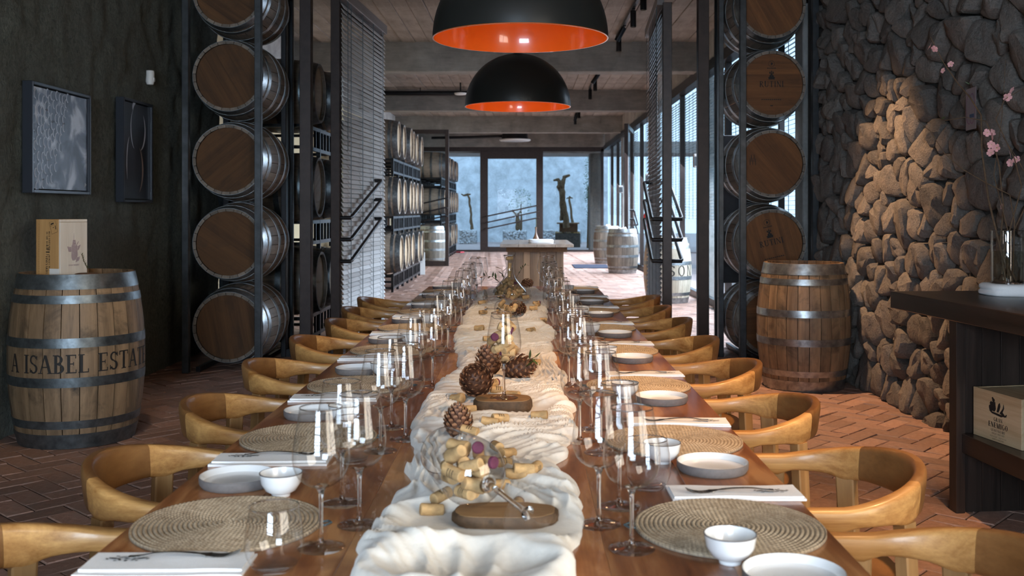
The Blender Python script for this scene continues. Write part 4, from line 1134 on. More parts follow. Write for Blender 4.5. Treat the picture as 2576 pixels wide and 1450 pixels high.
def cloth_h(x, y):
    e0, e1 = cedge(y)
    if not (e0 <= x <= e1 and 1.46 <= y <= 7.60): return 0.0
    dd = min(x - e0, e1 - x, (y - 1.46), (7.60 - y))
    th = 0.9 + 1.5 * noise.noise(Vector((x * 1.7, y * 1.5, 21.0)))
    c_, s_ = math.cos(th), math.sin(th)
    w1 = 0.035 * noise.noise(Vector((x * 9, y * 9, 1.0))); w2 = 0.035 * noise.noise(Vector((x * 9, y * 9, 7.0)))
    u = (x + w1) * c_ + (y + w2) * s_; v = -(x + w1) * s_ + (y + w2) * c_
    amp = 0.65 + 0.8 * noise.noise(Vector((x * 4, y * 4, 33.0)))
    def fold(a, p): return (0.5 + 0.5 * math.sin(2 * PI * a)) ** p
    h = 0.010 + 0.016 * (0.5 + noise.noise(Vector((x * 4.5, y * 3.5, 2))))
    h += 0.015 * fold(u * 7.0 + 0.8 * noise.noise(Vector((u * 4, v * 3, 3.0))), 1.6) * max(0, amp)
    h += 0.004 * fold(u * 15.0 + v * 3.0 + 0.9 * noise.noise(Vector((u * 7, v * 5, 6.0))), 2.2) * max(0, 1.15 - amp)
    h += 0.008 * ridge(Vector((v * 7, u * 2.4, 9.0)), 2.6) + 0.0009 * fold(u * 55 + 1.2 * noise.noise(Vector((x * 15, y * 15, 3))), 1.5)
    rr = math.hypot((x + 0.09) / 0.16, (y - 1.66) / 0.12)
    h = h * (1 - .5 * math.exp(-((rr - 1.0) / 0.4) ** 2)) + 0.034 * math.exp(-((rr - 1.0) / 0.30) ** 2) * (0.85 + .15 * math.sin(3 * math.atan2(y - 1.66, x + .09) + 1))
    h -= 0.018 * math.exp(-(rr / .6) ** 2)
    for (cx, cy, rx, ry, hz) in FLAT:
        q = math.hypot((x - cx) / rx, (y - cy) / ry)
        if q < 1.35:
            k = max(0, min(1, (1.35 - q) / 0.35)); h = h * (1 - k) + min(h, hz) * k
    k = min(1, dd / 0.042); return max(0.0015, h * math.sqrt(max(0, 1 - (1 - k) ** 2)))
cv, cf = [], []
NXC, NYC = 96, 960
for jv in range(NYC + 1):
    y = 1.46 + 6.14 * jv / NYC; e0, e1 = cedge(y); sh = min(1, math.sqrt(min(y - 1.46, 7.60 - y) / .05 + .05))
    m0 = (e0 + e1) / 2; e0, e1 = m0 + (e0 - m0) * sh, m0 + (e1 - m0) * sh
    for iu in range(NXC + 1):
        t = iu / NXC; t = t + 0.10 * math.sin(2 * PI * t) * -0.5
        x = e0 + (e1 - e0) * t; h = cloth_h(x, y)
        if iu in (0, NXC): h = 0.0006
        k = min(1, h / .02) * .012
        cv.append((x + k * noise.noise(Vector((x * 14, y * 14, 5))), y + k * noise.noise(Vector((x * 14, y * 14, 15))), TZ + h))
for jv in range(NYC):
    for iu in range(NXC):
        q = jv * (NXC + 1) + iu; cf.append((q, q + 1, q + NXC + 2, q + NXC + 1))
me = bpy.data.meshes.new('cloth_runner'); me.from_pydata(cv, [], cf); me.materials.append(M['cloth']); me.polygons.foreach_set('use_smooth', [True] * len(me.polygons))
o = link('cloth_runner', me); tag(o, 'crumpled white gauze cloth running down the middle of the tables', 'runner')
def cz(x, y):
    return TZ + cloth_h(x, y)
# ---------------------------------------------------------------- corks, slabs, glasses of corks, cones
cork_a = MB().lathe([(0, -0.0225), (0.0105, -0.0225), (0.0118, -0.021), (0.0118, 0.021), (0.0105, 0.0225), (0, 0.0225)], 16).mesh('cork', M['cork'], smooth=40)
cork_b = MB().lathe([(0, -0.022), (0.0108, -0.022), (0.0122, -0.019), (0.0118, -0.004), (0.0135, 0.006), (0.0152, 0.014), (0.0145, 0.021), (0.011, 0.0235), (0, 0.024)], 16).mesh('cork', M['cork'], smooth=40)
stain_m = MB().lathe([(0, 0.0229), (0.0104, 0.0229), (0.0119, 0.0212), (0.0120, 0.016)], 16).mesh('wine_stain', M['cork_end'], smooth=40)
pr_ = MB()
rgk = random.Random(2)
for rowz in (-0.006, 0.0, 0.006):
    a = -0.8
    while a < 0.8:
        da = rgk.uniform(0.08, 0.2)
        pts = [(0.01195 * math.cos(q), 0.01195 * math.sin(q)) for q in (a, a + da)]
        pr_.add([(pts[0][0], pts[0][1], rowz - .0012 - .012 * 0), (pts[1][0], pts[1][1], rowz - .0012), (pts[1][0], pts[1][1], rowz + .0016), (pts[0][0], pts[0][1], rowz + .0016)], [(0, 1, 2, 3)])
        a += da + 0.07
PRINT = pr_.mesh('print', M['ink'], smooth=0)
def cork(label, loc, axis, group, stain=False, mushroom=False):
    q = Vector(axis).to_track_quat('Z', 'Y')
    o = link('wine_cork', cork_b if mushroom else cork_a, None, loc); o.rotation_mode = 'QUATERNION'
    o.rotation_quaternion = q
    tag(o, label, 'cork', group)
    if stain: link('wine_stain', stain_m, o)
    if not mushroom: link('print', PRINT, o, None, (0, 0, random.uniform(0, 6)))
    return o
def rand_axis(flat=0.35):
    a = random.uniform(0, 2 * PI); return Vector((math.cos(a), math.sin(a), random.uniform(-flat, flat))).normalized()
def fill_corks(n, label, group, inside, bounds, min_d=0.021, tries=6000, flat=0.7, hl=0.024):
    pts = []; (x0, x1), (y0, y1), (z0, z1) = bounds; t = 0
    while len(pts) < n and t < tries:
        t += 1
        p = Vector((random.uniform(x0, x1), random.uniform(y0, y1), z0 + (z1 - z0) * random.random() ** 1.4)); ax = rand_axis(flat)
        if not all(inside(p + ax * s) for s in (-hl, 0, hl)): continue
        if any((p + ax * s - q - bx * s2).length < min_d for q, bx in pts for s in (-.014, .014) for s2 in (-.014, .014)): continue
        pts.append((p, ax))
    for i, (p, ax) in enumerate(pts): cork(label, p, ax, group, stain=random.random() < .2, mushroom=random.random() < .2)
def glass_inside(root_m, s, prof, pad=0.014):
    inv = root_m.inverted()
    def f(p):
        q = inv @ p; r = math.hypot(q.x, q.y)
        for (r0, z0), (r1, z1) in zip(prof, prof[1:]):
            if z0 <= q.z <= z1: return r < r0 + (r1 - r0) * (q.z - z0) / (z1 - z0 + 1e-9) - pad / s
        return False
    return f
def slab(label, x, y, z, rx, ry, h, seed):
    rg = random.Random(seed); pts = []
    for i in range(30):
        a = 2 * PI * i / 30; k = 1 + 0.10 * noise.noise(Vector((math.cos(a) * 2, math.sin(a) * 2, seed)))
        pts.append((math.copysign(abs(math.cos(a)) ** .7, math.cos(a)) * rx * k, math.copysign(abs(math.sin(a)) ** .7, math.sin(a)) * ry * k))
    t = thing('wood_slab', label, 'wood slab', (x, y, z))
    MB().rings([[(a * s, b * s, zz) for a, b in pts] for s, zz in ((0.95, 0), (1.0, h * .3), (0.985, h * .8), (0.95, h))]).build('slab', M['slab'], t, smooth=40)
    MB().rings([[(a * s, b * s, zz) for a, b in pts] for s, zz in ((0.975, 0.001), (1.03, h * .3), (1.02, h * .75), (0.965, h * .97), (0.95, h * .97))], cap=False).build('bark', M['twig'], t, smooth=40)
    return t
M['slab'] = wood('sawn_slab', (0.20, 0.10, 0.04), (0.40, 0.24, 0.11), 'x', 6, 0.6, 0.1, figure=2, stretch=0.4)
slab('live-edge wood slab under the toppled glass of corks nearest the camera', -0.036, 1.915, TZ + 0.012, 0.098, 0.052, 0.022, 3)
slab('live-edge wood slab under the upright wine glass full of corks', -0.062, 2.98, TZ + 0.012, 0.085, 0.065, 0.036, 5)
SLZ = TZ + 0.048
g = wine_glass('upright wine glass filled with corks on a wood slab', (-0.0585, 2.975, SLZ + 0.0005), None)
prof = bezr(BOWLP, 30)
fill_corks(13, 'wine cork inside the upright wine glass on the wood slab', 'corks in the upright glass', glass_inside(Matrix.Translation((-0.0585, 2.975, SLZ)), 1, prof, 0.009), ((-.11, -.01), (2.92, 3.03), (SLZ + .115, SLZ + .22)), 0.0172, 40000, 0.8, 0.019)
def lying_glass(label, bowl_c, axis, s, n, corklabel, group):
    axis = Vector(axis).normalized(); root = Vector(bowl_c) - axis * 0.165 * s
    g = wine_glass(label, root, None);     q = axis.to_track_quat('Z', 'Y'); g.rotation_mode = 'QUATERNION'; g.rotation_quaternion = q; g.scale = (s, s, s)
    Mx = Matrix.Translation(root) @ q.to_matrix().to_4x4() @ Matrix.Scale(s, 4)
    b = Vector(bowl_c)
    fill_corks(n, corklabel, group, glass_inside(Mx, s, prof, 0.013), tuple((b[i] - .075, b[i] + .075) for i in range(3)), 0.021)
lying_glass('toppled balloon wine glass full of corks nearest the camera', (-0.104, 1.925, TZ + 0.040 + 0.066), (-0.105, 0.16, 0.03), 1.27, 16, 'wine cork inside the toppled glass nearest the camera', 'corks in the near toppled glass')
lying_glass('toppled wine glass of corks with its mouth turned to the camera', (-0.097, 5.40, TZ + 0.018 + 0.058), (0.62, -0.78, 0.08), 1.12, 9, 'wine cork inside the toppled glass facing the camera', 'corks in the middle toppled glass')
lying_glass('toppled wine glass of corks in front of the decanter', (-0.062, 6.27, TZ + 0.018 + 0.06), (0.9, 0.35, 0.05), 1.15, 9, 'wine cork inside the toppled glass in front of the decanter', 'corks in the far toppled glass')
# loose corks: (px, py) in the photograph give the ray, the cloth gives the height
loose = [(1086, 1283, .3, 0), (1250, 1124, 1.9, 1), (1277, 1140, .9, 0), (1262, 1158, .5, 0), (1298, 1196, 0.1, 1), (1345, 1180, 1.2, 0), (1318, 1198, .2, 0), (1213, 1022, 1.7, 1), (1178, 1033, .25, 0), (1232, 1062, -.1, 0),
         (1258, 1047, .45, 0), (1357, 1046, -.2, 0), (1182, 1079, -.4, 0), (1150, 1008, -.6, 0), (1345, 912, .2, 0), (1240, 968, .8, 1), (1252, 975, .2, 0), (1290, 985, -.5, 0), (1365, 800, .3, 0), (1352, 772, 1.2, 0), (1342, 778, .1, 0), (1215, 785, .5, 0), (1205, 830, -.3, 0),
         (1335, 830, .6, 0), (1350, 757, .2, 1), (1322, 750, 1.0, 0), (1212, 762, .4, 0), (1300, 1270, 1.4, 1), (1255, 1230, .4, 0), (1228, 855, .3, 0), (1110, 1268, .9, 0)]
placed_c = []
for i, (px, py, a, st) in enumerate(loose):
    z = TZ + 0.035
    for _ in range(6):
        d = (H - z) * F / (py - CY); x = (px - CX) * d / F; z = cz(x, d) + 0.010
    zone = 'around the near toppled glass' if d < 2.45 else 'by the near pine cone' if d < 3.0 else 'behind the upright corked glass' if d < 4.4 else 'towards the decanter'
    placed_c.append((zone, x, d, z, a, st, i))
NUM = ('first', 'second', 'third', 'fourth', 'fifth', 'sixth', 'seventh', 'eighth', 'ninth', 'tenth', 'eleventh', 'twelfth', 'thirteenth', 'fourteenth')
for zone in sorted(set(q[0] for q in placed_c)):
    for k, (zn, x, d, z, a, st, i) in enumerate(sorted([q for q in placed_c if q[0] == zone], key=lambda q: q[1] / q[2])):
        cork('loose %scork on the cloth %s, %s from the left' % ('wine-stained ' if st else '', zone, NUM[k]), (x, d, z), (math.cos(a), math.sin(a), random.uniform(-.15, .15)), 'loose corks %s' % zone, bool(st), i % 9 == 4)
# pine cones
sc_ = MB()
rings = []
for (x, w_, h, z) in ((0.0, .20, .10, 0.0), (0.35, .34, .10, .03), (0.7, .50, .13, .10), (0.92, .44, .16, .17), (1.02, .18, .10, .20)):
    rings.append([(x, -w_ / 2, z), (x, 0, z - h * .35), (x, w_ / 2, z), (x, 0, z + h * .75)])
for i in range(4):
    sc_.cur = 1 if i >= 2 else 0
    b = len(sc_.v)
    sc_.add(rings[i] + rings[i + 1], [(k, (k + 1) % 4, 4 + (k + 1) % 4, 4 + k) for k in range(4)])
sc_.add(rings[4], [(0, 1, 2, 3)])
SCALE = sc_.mesh('scale', [M['cone'], M['cone_tip']], smooth=60)
def pine_cone(label, loc, rad, ln, axis, openness=0.5, n=84):
    q = Vector(axis).to_track_quat('Z', 'Y')
    t = link('pine_cone', None, None, loc); t.rotation_mode = 'QUATERNION'; t.rotation_quaternion = q; tag(t, label, 'pine cone', 'pine cones')
    MB().lathe([(0, -ln / 2), (rad * .6, -ln * .38), (rad * .74, -ln * .1), (rad * .62, ln * .2), (rad * .28, ln * .42), (0, ln * .48)], 14).build('core', M['cone'], t)
    for i in range(n):
        f = (i + .5) / n; z = -ln * .46 + ln * .95 * f; a = i * 2.399963
        rr = rad * (math.sin(PI * (0.16 + 0.80 * f)) ** 0.75); el = R(18 + 62 * f)
        s = rad * (0.56 - 0.26 * f)
        base = max(0, rr - s * 0.85 * math.cos(el))
        o = link('scale', SCALE, t, (base * math.cos(a), base * math.sin(a), z - s * .2))
        o.rotation_euler = (0, -el, a); o.scale = (s * 0.95, s * 1.35, s * 1.1)
    return t
def on(px, py, z):
    d = (H - z) * F / (py - CY); return Vector(((px - CX) * d / F, d, z))
pine_cone('open brown pine cone left of the upright corked glass', on(1200, 958, 0.825), 0.056, 0.105, (-0.25, -0.75, 0.5))
pine_cone('brown pine cone behind the others, pointing up and left', on(1230, 908, 0.825), 0.05, 0.10, (-0.3, .3, 0.9))
pine_cone('brown pine cone right of the stem of the corked glass', on(1303, 925, 0.815), 0.05, 0.115, (0.9, -0.25, 0.15))
pine_cone('closed brown pine cone on the cloth near the camera', on(1153, 1062, 0.81), 0.04, 0.085, (-0.1, 0.35, 0.9), 0.0, 96)
pine_cone('orange brown pine cone beside the toppled glasses', on(1300, 778, 0.81), 0.05, 0.10, (0.75, -0.6, 0.15), 0.1, 96)
pine_cone('dark pine cone behind the decanter', on(1325, 716, 0.80) + Vector((0, .05, 0)), 0.045, 0.09, (0.8, .2, 0.4))
# decanter with corks
DECP = [(0.0, 0.004), (0.055, 0.002), (0.088, 0.012), (0.113, 0.036), (0.104, 0.062), (0.072, 0.098), (0.042, 0.135), (0.026, 0.175), (0.023, 0.215), (0.030, 0.255), (0.040, 0.288)]
dprof = bezr(DECP, 44)
DX, DY, DZ = -0.096, 6.75, TZ + 0.011
dc = thing('decanter', 'broad glass decanter full of corks on the far table', 'decanter', (DX, DY, DZ))
MB().lathe(dprof, 48).build('body', M['glass_decanter'], dc, smooth=80)
MB().lathe([(0.039, 0.287), (0.040, 0.290), (0.0415, 0.288), (0.040, 0.286), (0.039, 0.287)], 40).build('rim', M['glass_solid'], dc, smooth=80)
MB().lathe([(0, 0.0), (0.055, 0.0), (0.085, 0.009), (0.055, 0.006), (0, 0.004)], 40).build('base', M['glass_foot'], dc, smooth=60)
fill_corks(52, 'wine cork inside the glass decanter', 'corks in the decanter', glass_inside(Matrix.Translation((DX, DY, DZ)), 1, dprof, 0.011), ((DX - .11, DX + .11), (DY - .11, DY + .11), (DZ + .012, DZ + .145)), 0.0195, 40000, 0.9, 0.021)
for z, ax in ((0.165, (.05, 0, 1)), (0.215, (0.12, .05, 1)), (0.268, (1, .2, .1))): cork('wine cork standing in the neck of the decanter', (DX, DY, DZ + z), ax, 'corks in the decanter neck')
# sprigs
def leafm(l, w_):
    mb = MB(); n = 6; vs = []
    for i in range(n + 1):
        t = i / n; hw = w_ / 2 * math.sin(PI * (t * .92 + .06)); vs += [(l * t, -hw, .06 * l * t * t), (l * t, 0, .06 * l * t * t - hw * .35), (l * t, hw, .06 * l * t * t)]
    return mb.add(vs, [(3 * i + k, 3 * i + k + 1, 3 * i + k + 4, 3 * i + k + 3) for i in range(n) for k in (0, 1)]).mesh('leaf', M['leaf'], smooth=60)
LEAF = leafm(0.055, 0.014)
def sprig(label, pts, n, scale=1.0, name='olive_sprig'):
    t = thing(name, label, 'sprig', pts[0]); p0 = Vector(pts[0]); P = [Vector(p) - p0 for p in pts]
    MB().tube(P, [0.002 * scale] * (len(P) - 1) + [0.0008], 6).build('stem', M['twig'], t)
    for i in range(n):
        f = (0.2 + 0.8 * i / max(1, n - 1)) * (len(P) - 1); k = min(int(f), len(P) - 2); p = P[k].lerp(P[k + 1], f - k); dr = (P[k + 1] - P[k]).normalized()
        sd = dr.orthogonal(); sd.rotate(Matrix.Rotation(i * 2.4, 3, dr)); ax = (dr * .7 + sd).normalized()
        o = link('leaf', LEAF, t, p); o.rotation_mode = 'QUATERNION'; o.rotation_quaternion = ax.to_track_quat('X', 'Z'); s = scale * random.uniform(.7, 1.1); o.scale = (s, s, s)
    return t
b0 = Vector((DX - .02, DY + 0.12, TZ + .03))
sprig('olive sprig reaching out left behind the decanter', [b0, b0 + Vector((-.05, .01, .08)), b0 + Vector((-.10, .0, .12)), b0 + Vector((-.15, -.02, .125))], 12, 1.0)
sprig('upright olive sprig behind the decanter neck', [b0, b0 + Vector((-.02, .01, .10)), b0 + Vector((-.035, .02, .17))], 7, 1.0)
sprig('thin olive sprig leaning right behind the decanter', [b0, b0 + Vector((.05, .0, .09)), b0 + Vector((.10, .01, .17)), b0 + Vector((.13, .02, .2))], 8, 0.6)
p_ = on(1318, 900, 0.86)
sprig('small green sprig behind the pine cones', [p_ + Vector((0, 0.02, -.05)), p_ + Vector((.01, .01, -.01)), p_ + Vector((.035, .0, .0))], 6, 0.8)

# ---------------------------------------------------------------- pendant lamps
def pendant(label, x, y, rim_z, energy):
    Rr = 0.447; t = thing('pendant_lamp', label, 'lamp', (x, y, rim_z), 0, 'black dome pendant lamps')
    n = 28; out = [(Rr * math.cos(PI / 2 * i / n), Rr * math.sin(PI / 2 * i / n)) for i in range(n)] + [(0.03, Rr)]
    inn = [((Rr - .006) * math.cos(PI / 2 * i / n), (Rr - .006) * math.sin(PI / 2 * i / n)) for i in range(n + 1)]
    MB().lathe(out, 72).build('shade', M['lamp_black'], t, smooth=60)
    MB().lathe([(r, z) for r, z in inn][::-1], 72).build('shade_lining', M['lamp_orange'], t, smooth=60)
    MB().lathe([(Rr, 0), (Rr + .001, -0.004), (Rr - .006, -0.004), (Rr - .006, 0)], 72).build('rim', M['lamp_orange'], t, smooth=60)
    MB().lathe([(0.0, Rr + .09), (0.03, Rr + .085), (0.035, Rr - .01), (0.035, Rr - .12), (0, Rr - .12)], 24).build('lamp_holder', M['lamp_black'], t)
    MB().lathe([(0, .195), (.025, .20), (.042, .225), (.05, .255), (.042, .29), (.02, .32), (.018, .34)], 24).build('bulb', M['bulb'], t)
    MB().tube([(0, 0, Rr + .08), (0, 0, ZC - rim_z - 0.02)], 0.005, 8).build('cord', M['steel_black'], t)
    l = bpy.data.lights.new('pendant_light', 'POINT'); l.energy = energy; l.color = (1.0, 0.66, 0.34); l.shadow_soft_size = 0.06
    o = bpy.data.objects.new('pendant_light', l); COL.objects.link(o); o.parent = t; o.location = (0, 0, 0.17)
    l = bpy.data.lights.new('pendant_downlight', 'SPOT'); l.energy = energy * 14; l.color = (1.0, 0.70, 0.40); l.shadow_soft_size = 0.05; l.spot_size = R(84); l.spot_blend = 0.7
    o = bpy.data.objects.new('pendant_downlight', l); COL.objects.link(o); o.parent = t; o.location = (0, 0, 0.16)
    return t
pendant('large black dome pendant with orange lining, nearer one cut by the top edge', -0.018, 5.17, 2.226, 3.5)
pendant('large black dome pendant with orange lining, farther one seen whole', -0.052, 8.57, 2.226, 6)

# ---------------------------------------------------------------- ceiling track spots
def track(y0, y1, label):
    t = thing('ceiling_track', label, 'light track', (1.32, (y0 + y1) / 2, 3.80)); h = (y1 - y0) / 2
    MB().box(-0.018, -h, -0.02, 0.018, h, 0.02).build('track_rail', M['steel_black'], t, smooth=0)
    for s in (-.7, .7): MB().box(-.006, s * h - .006, .02, .006, s * h + .006, .06).build('bracket', M['steel_black'], t, smooth=0)
def spotlamp(y, tilt, label, ty=0.0, x=1.32):
    t = thing('track_spotlight', label, 'spotlight', (x, y, 3.78), 0, 'black track spotlights')
    MB().box(-.02, -.05, -.012, .02, .05, .0).build('adapter', M['steel_black'], t, smooth=0)
    b = MB().lathe([(0, 0), (0.034, 0), (0.036, -.006), (0.036, -.20), (0.030, -.20), (0.028, -.17), (0, -.17)], 24).build('housing', M['steel_black'], t, (0, 0, -.02), (tilt, ty, 0))
    MB().lathe([(0, -.185), (0.029, -.185)], 20).build('lens', M['lens'], b, smooth=0)
track(10.6, 14.4, 'black ceiling light track in the first hall bay'); track(16.6, 20.4, 'black ceiling light track in the second hall bay'); track(22.5, 26.3, 'black ceiling light track in the third hall bay')
for y, tl, ty, lb in ((11.2, 0, 0, 'first, hanging upright nearest the camera'), (12.24, 0, 0, 'second, hanging upright'), (13.35, .2, .5, 'third, tilted sideways'), (14.1, 0, 0, 'fourth, at the end of the first track'),
                      (17.9, .3, .6, 'first on the second track, tilted'), (18.8, 0, 0, 'second on the second track'), (20.2, 0, 0, 'last on the second track'), (24.3, 0, 0, 'first on the third track'), (25.2, .2, .3, 'second on the third track'), (26.1, 0, 0, 'last on the third track')):
    spotlamp(y, tl, 'black cylinder track spotlight, %s' % lb, ty)
for y_, x_, lb in ((7.40, 1.35, 'before the stone wall'), (3.2, 1.75, 'over the right chairs'), (4.6, -1.9, 'over the lettered barrel')):
    spotlamp(y_, 0, 'black cylinder spotlight on the dining ceiling, %s' % lb, 0, x_)
t = thing('ceiling_sensor', 'white round wireless unit under the hall ceiling', 'ceiling unit', (-1.24, 19.8, 3.60))
MB().lathe([(0, 0), (.10, .005), (.12, .025), (.12, .04), (0, .045)], 32).build('cover', M['white_paint'], t); MB().tube([(0, 0, .04), (0, 0, ZC - 3.60 - .02)], .015, 8).build('rod', M['steel_black'], t)
t = thing('ceiling_pipe', 'black conduit pipe running across under the hall ceiling', 'pipe', (-2.1, 20.55, 3.72)); MB().tube([(-1.2, 0, 0), (.95, 0, .0)], .05, 10).build('pipe', M['steel_black'], t); MB().box(-.01, -.01, 0, .01, .01, .13).build('hanger', M['steel_black'], t)
t = thing('air_conditioner', 'round ceiling cassette air unit with pale grille at the end of the hall', 'air conditioner', (-0.27, 30.4, 3.42))
MB().lathe([(0, 0), (.44, .0), (.47, .02), (.47, .05), (.40, .06)], 40).build('grille', M['white_paint'], t); MB().lathe([(.40, .06), (.38, .30), (0, .30)], 32).build('housing', M['steel_black'], t)
MB().tube([(-.38, 0, .15), (-1.3, 0, .12), (-2.5, 0, .10)], .04, 8).build('pipe', M['steel_black'], t)
for k in range(6): MB().lathe([(.06 + .06 * k, -.002), (.075 + .06 * k, -.002)], 32).build('vane', M['steel_grey'], t, smooth=0)
MB().tube([(0, 0, .30), (0, 0, ZC - 3.42 - .02)], .02, 6).build('rod', M['steel_black'], t)

# ---------------------------------------------------------------- left wall: pictures, sensor
def mat_grapes():
    m, nt, b = new_mat('grape_photo_print'); tc = N(nt, 'ShaderNodeTexCoord'); sp = N(nt, 'ShaderNodeSeparateXYZ'); L(nt, tc.outputs['Object'], sp.inputs[0])
    mp = N(nt, 'ShaderNodeMapping'); mp.inputs['Scale'].default_value = (1, 1, 1); L(nt, tc.outputs['Object'], mp.inputs[0])
    nz = noise_n(nt, mp.outputs[0], 5.0, 3, 0.5, 0.8)
    c = ramp(nt, nz, [(0.40, (0.02, 0.028, 0.05)), (0.52, (0.10, 0.12, 0.17)), (0.64, (0.55, 0.60, 0.68))])
    L(nt, c, b.inputs['Base Color']); b.inputs['Roughness'].default_value = 0.35; return m
M['photo1'] = mat_grapes()
M['photo2'] = plain('dark_photo_print', (0.012, 0.014, 0.022), 0.3, 0, 0.5, 3)
M['grape'] = plain('printed_grape', (0.055, 0.07, 0.11), 0.35, 0, 0.3, 8, 0, 0.4)
M['grape_hi'] = plain('printed_highlight', (0.42, 0.45, 0.52), 0.35, 0, 0.15, 8)
M['photo_warm'] = plain('printed_warm_highlight', (0.26, 0.19, 0.16), 0.35)
M['frame_lip'] = plain('satin_black_frame', (0.03, 0.035, 0.045), 0.3, 0.2)
def picture(label, y0, y1, z0, z1, mat):
    t = thing('framed_picture', label, 'picture', (WL + 0.02, (y0 + y1) / 2, (z0 + z1) / 2), 0)
    hy, hz = (y1 - y0) / 2, (z1 - z0) / 2; D = 0.062; wv = 0.022
    for a, b, c, d in ((-hy, -hy + wv, -hz, hz), (hy - wv, hy, -hz, hz), (-hy + wv, hy - wv, -hz, -hz + wv), (-hy + wv, hy - wv, hz - wv, hz)):
        MB().box(0.0, a, c, D, b, d).build('frame', M['frame_lip'], t, smooth=0, bevel=0.003)
    MB().box(0.01, -hy + wv + .006, -hz + wv + .006, D - 0.018, hy - wv - .006, hz - wv - .006).build('print', mat, t, smooth=0)
    return t, D - 0.0172
p1, px_ = picture('framed black and white photo of a grape bunch on the left wall', 6.16, 7.0, 1.455, 2.14, M['photo1'])
rg = random.Random(11); k = 0; placed = []
for _ in range(900):                                   # printed grapes: flat discs of the photograph
    v = rg.uniform(-0.30, 0.30); u = rg.uniform(-0.385, 0.02 + 0.10 * v / .3 + .0)
    lim = -0.12 + 0.55 * (v + .30) / .6 * .6
    if u > lim - .02 or any(math.hypot(u - a, (v - b) * .8) < .038 for a, b in placed): continue
    placed.append((u, v))
for u, v in placed[:90]:
    p = ell(0, 0, .026, .033, 16); o = MB().add([(0, a, b) for a, b in p], [tuple(range(16))]).build('printed_grape', M['grape'], p1, (px_ - 0.0002 + 0.0003, u, v), smooth=0)
    cr = [(.024 * math.cos(a), .031 * math.sin(a)) for a in [R(80 + 20 * i) for i in range(11)]]; cr2 = [(a * .66 + .003, b * .74) for a, b in cr]
    MB().add([(0.0002, a, b) for a, b in cr + cr2[::-1]], [tuple(range(22))]).build('printed_shine', M['grape_hi'], o, smooth=0)
sig = MB().add([(0, .35, -.29), (0, .354, -.29), (0, .366, -.262), (0, .362, -.262)], [(0, 1, 2, 3)]).add([(0, .362, -.262), (0, .366, -.262), (0, .372, -.285), (0, .368, -.285)], [(0, 1, 2, 3)]).add([(0, .374, -.275), (0, .384, -.268), (0, .386, -.271), (0, .376, -.278)], [(0, 1, 2, 3)])
sig.build('signature', M['white_paint'], p1, (px_ + .0003, 0, 0), smooth=0)
p2, px_ = picture('narrow framed dark photo of wine glasses on the left wall', 7.57, 8.17, 1.41, 2.20, M['photo2'])
def strip(pts, w0, mat):
    mb = MB(); n = len(pts); vs = []
    for i, (a, b) in enumerate(pts):
        q = pts[min(i + 1, n - 1)]; r_ = pts[max(i - 1, 0)]; dx, dy = q[0] - r_[0], q[1] - r_[1]; l = math.hypot(dx, dy) or 1
        ww = w0 * math.sin(PI * (i + .5) / n); vs += [(0, a - dy / l * ww, b + dx / l * ww), (0, a + dy / l * ww, b - dx / l * ww)]
    mb.add(vs, [(2 * i, 2 * i + 1, 2 * i + 3, 2 * i + 2) for i in range(n - 1)]); mb.build('printed_highlight', mat, p2, (px_ + .0003, 0, 0), smooth=0)
def arcp(cx, cy, rx, ry, a0, a1, n=14): return [(cx + rx * math.cos(R(a0 + (a1 - a0) * i / n)), cy + ry * math.sin(R(a0 + (a1 - a0) * i / n))) for i in range(n + 1)]
for a in ((arcp(0.05, .17, .12, .16, -80, 50), .012, 'grape_hi'), (arcp(-.02, .18, .10, .17, 130, 250), .010, 'grape_hi'), (arcp(-.02, -.14, .14, .20, -60, 60), .014, 'photo_warm'), (arcp(-.1, -.1, .1, .24, 120, 210), .012, 'grape_hi'), (arcp(.0, .33, .08, .05, 100, 200), .016, 'grape_hi')): strip(a[0], a[1], M[a[2]])
t = thing('wall_sensor', 'small white motion sensor high on the left wall', 'sensor', (WL + .02, 8.27, 2.43))
MB().lathe([(0, -.06), (.026, -.055), (.034, -.03), (.034, .04), (.030, .058), (0, .06)], 20).build('housing', M['white_paint'], t); MB().box(.028, -.012, -.03, .037, .012, .0).build('lens', M['white_paint'], t)

# ---------------------------------------------------------------- wine box and sprig on the left barrel
BT = 0.985 - 0.034
bxr = R(-24); BXL = (-2.735, 6.00, BT)
wb = thing('wine_box', 'upright wooden wine box with tan and pale faces on the left barrel', 'box', BXL, bxr)
hw = 0.098; hb_ = 0.345
MB().box(-hw, -hw, 0, hw - .012, hw, hb_).build('case', M['crate_tan'], wb, smooth=0, bevel=0.002)
MB().box(hw - .0115, -hw, 0, hw, hw, hb_ - .017).build('lid', M['crate_pale'], wb, smooth=0, bevel=0.0015)
MB().box(hw - .0115, -hw, hb_ - .0155, hw, hw, hb_).build('top_strip', M['crate_pale'], wb, smooth=0, bevel=0.0015)
def vtext(s, h, x, z):    # reads downwards on the tan face
    p, w_ = text_quads(s, h, 0.06, 0.2); return [[(x + v, z - (u + w_ / 2)) for u, v in q] for q in p], w_
pp = []
for s, h, x, z in (('BEST VINEYARD', .0125, .005, .275), ('IN THE WORLD', .0125, -.014, .272), ('(#1)', .030, -.016, .195), ("WORLD'S BEST", .0115, .005, .135), ('VINEYARDS', .0165, -.018, .132)): pp += vtext(s, h, x, z)[0]
for i in range(22): pp.append([(-.074, .32 - i * .0145), (-.0735 + .001, .32 - i * .0145), (-.0725, .311 - i * .0145), (-.074, .311 - i * .0145)])
lettering('printed_text', pp, lambda u, v: (u, -hw - .0006, v), M['ink'], wb)
st = []
def rl(x, y, a): c, s = math.cos(a), math.sin(a); return (.055 + c * x - s * y, .30 + s * x + c * y)
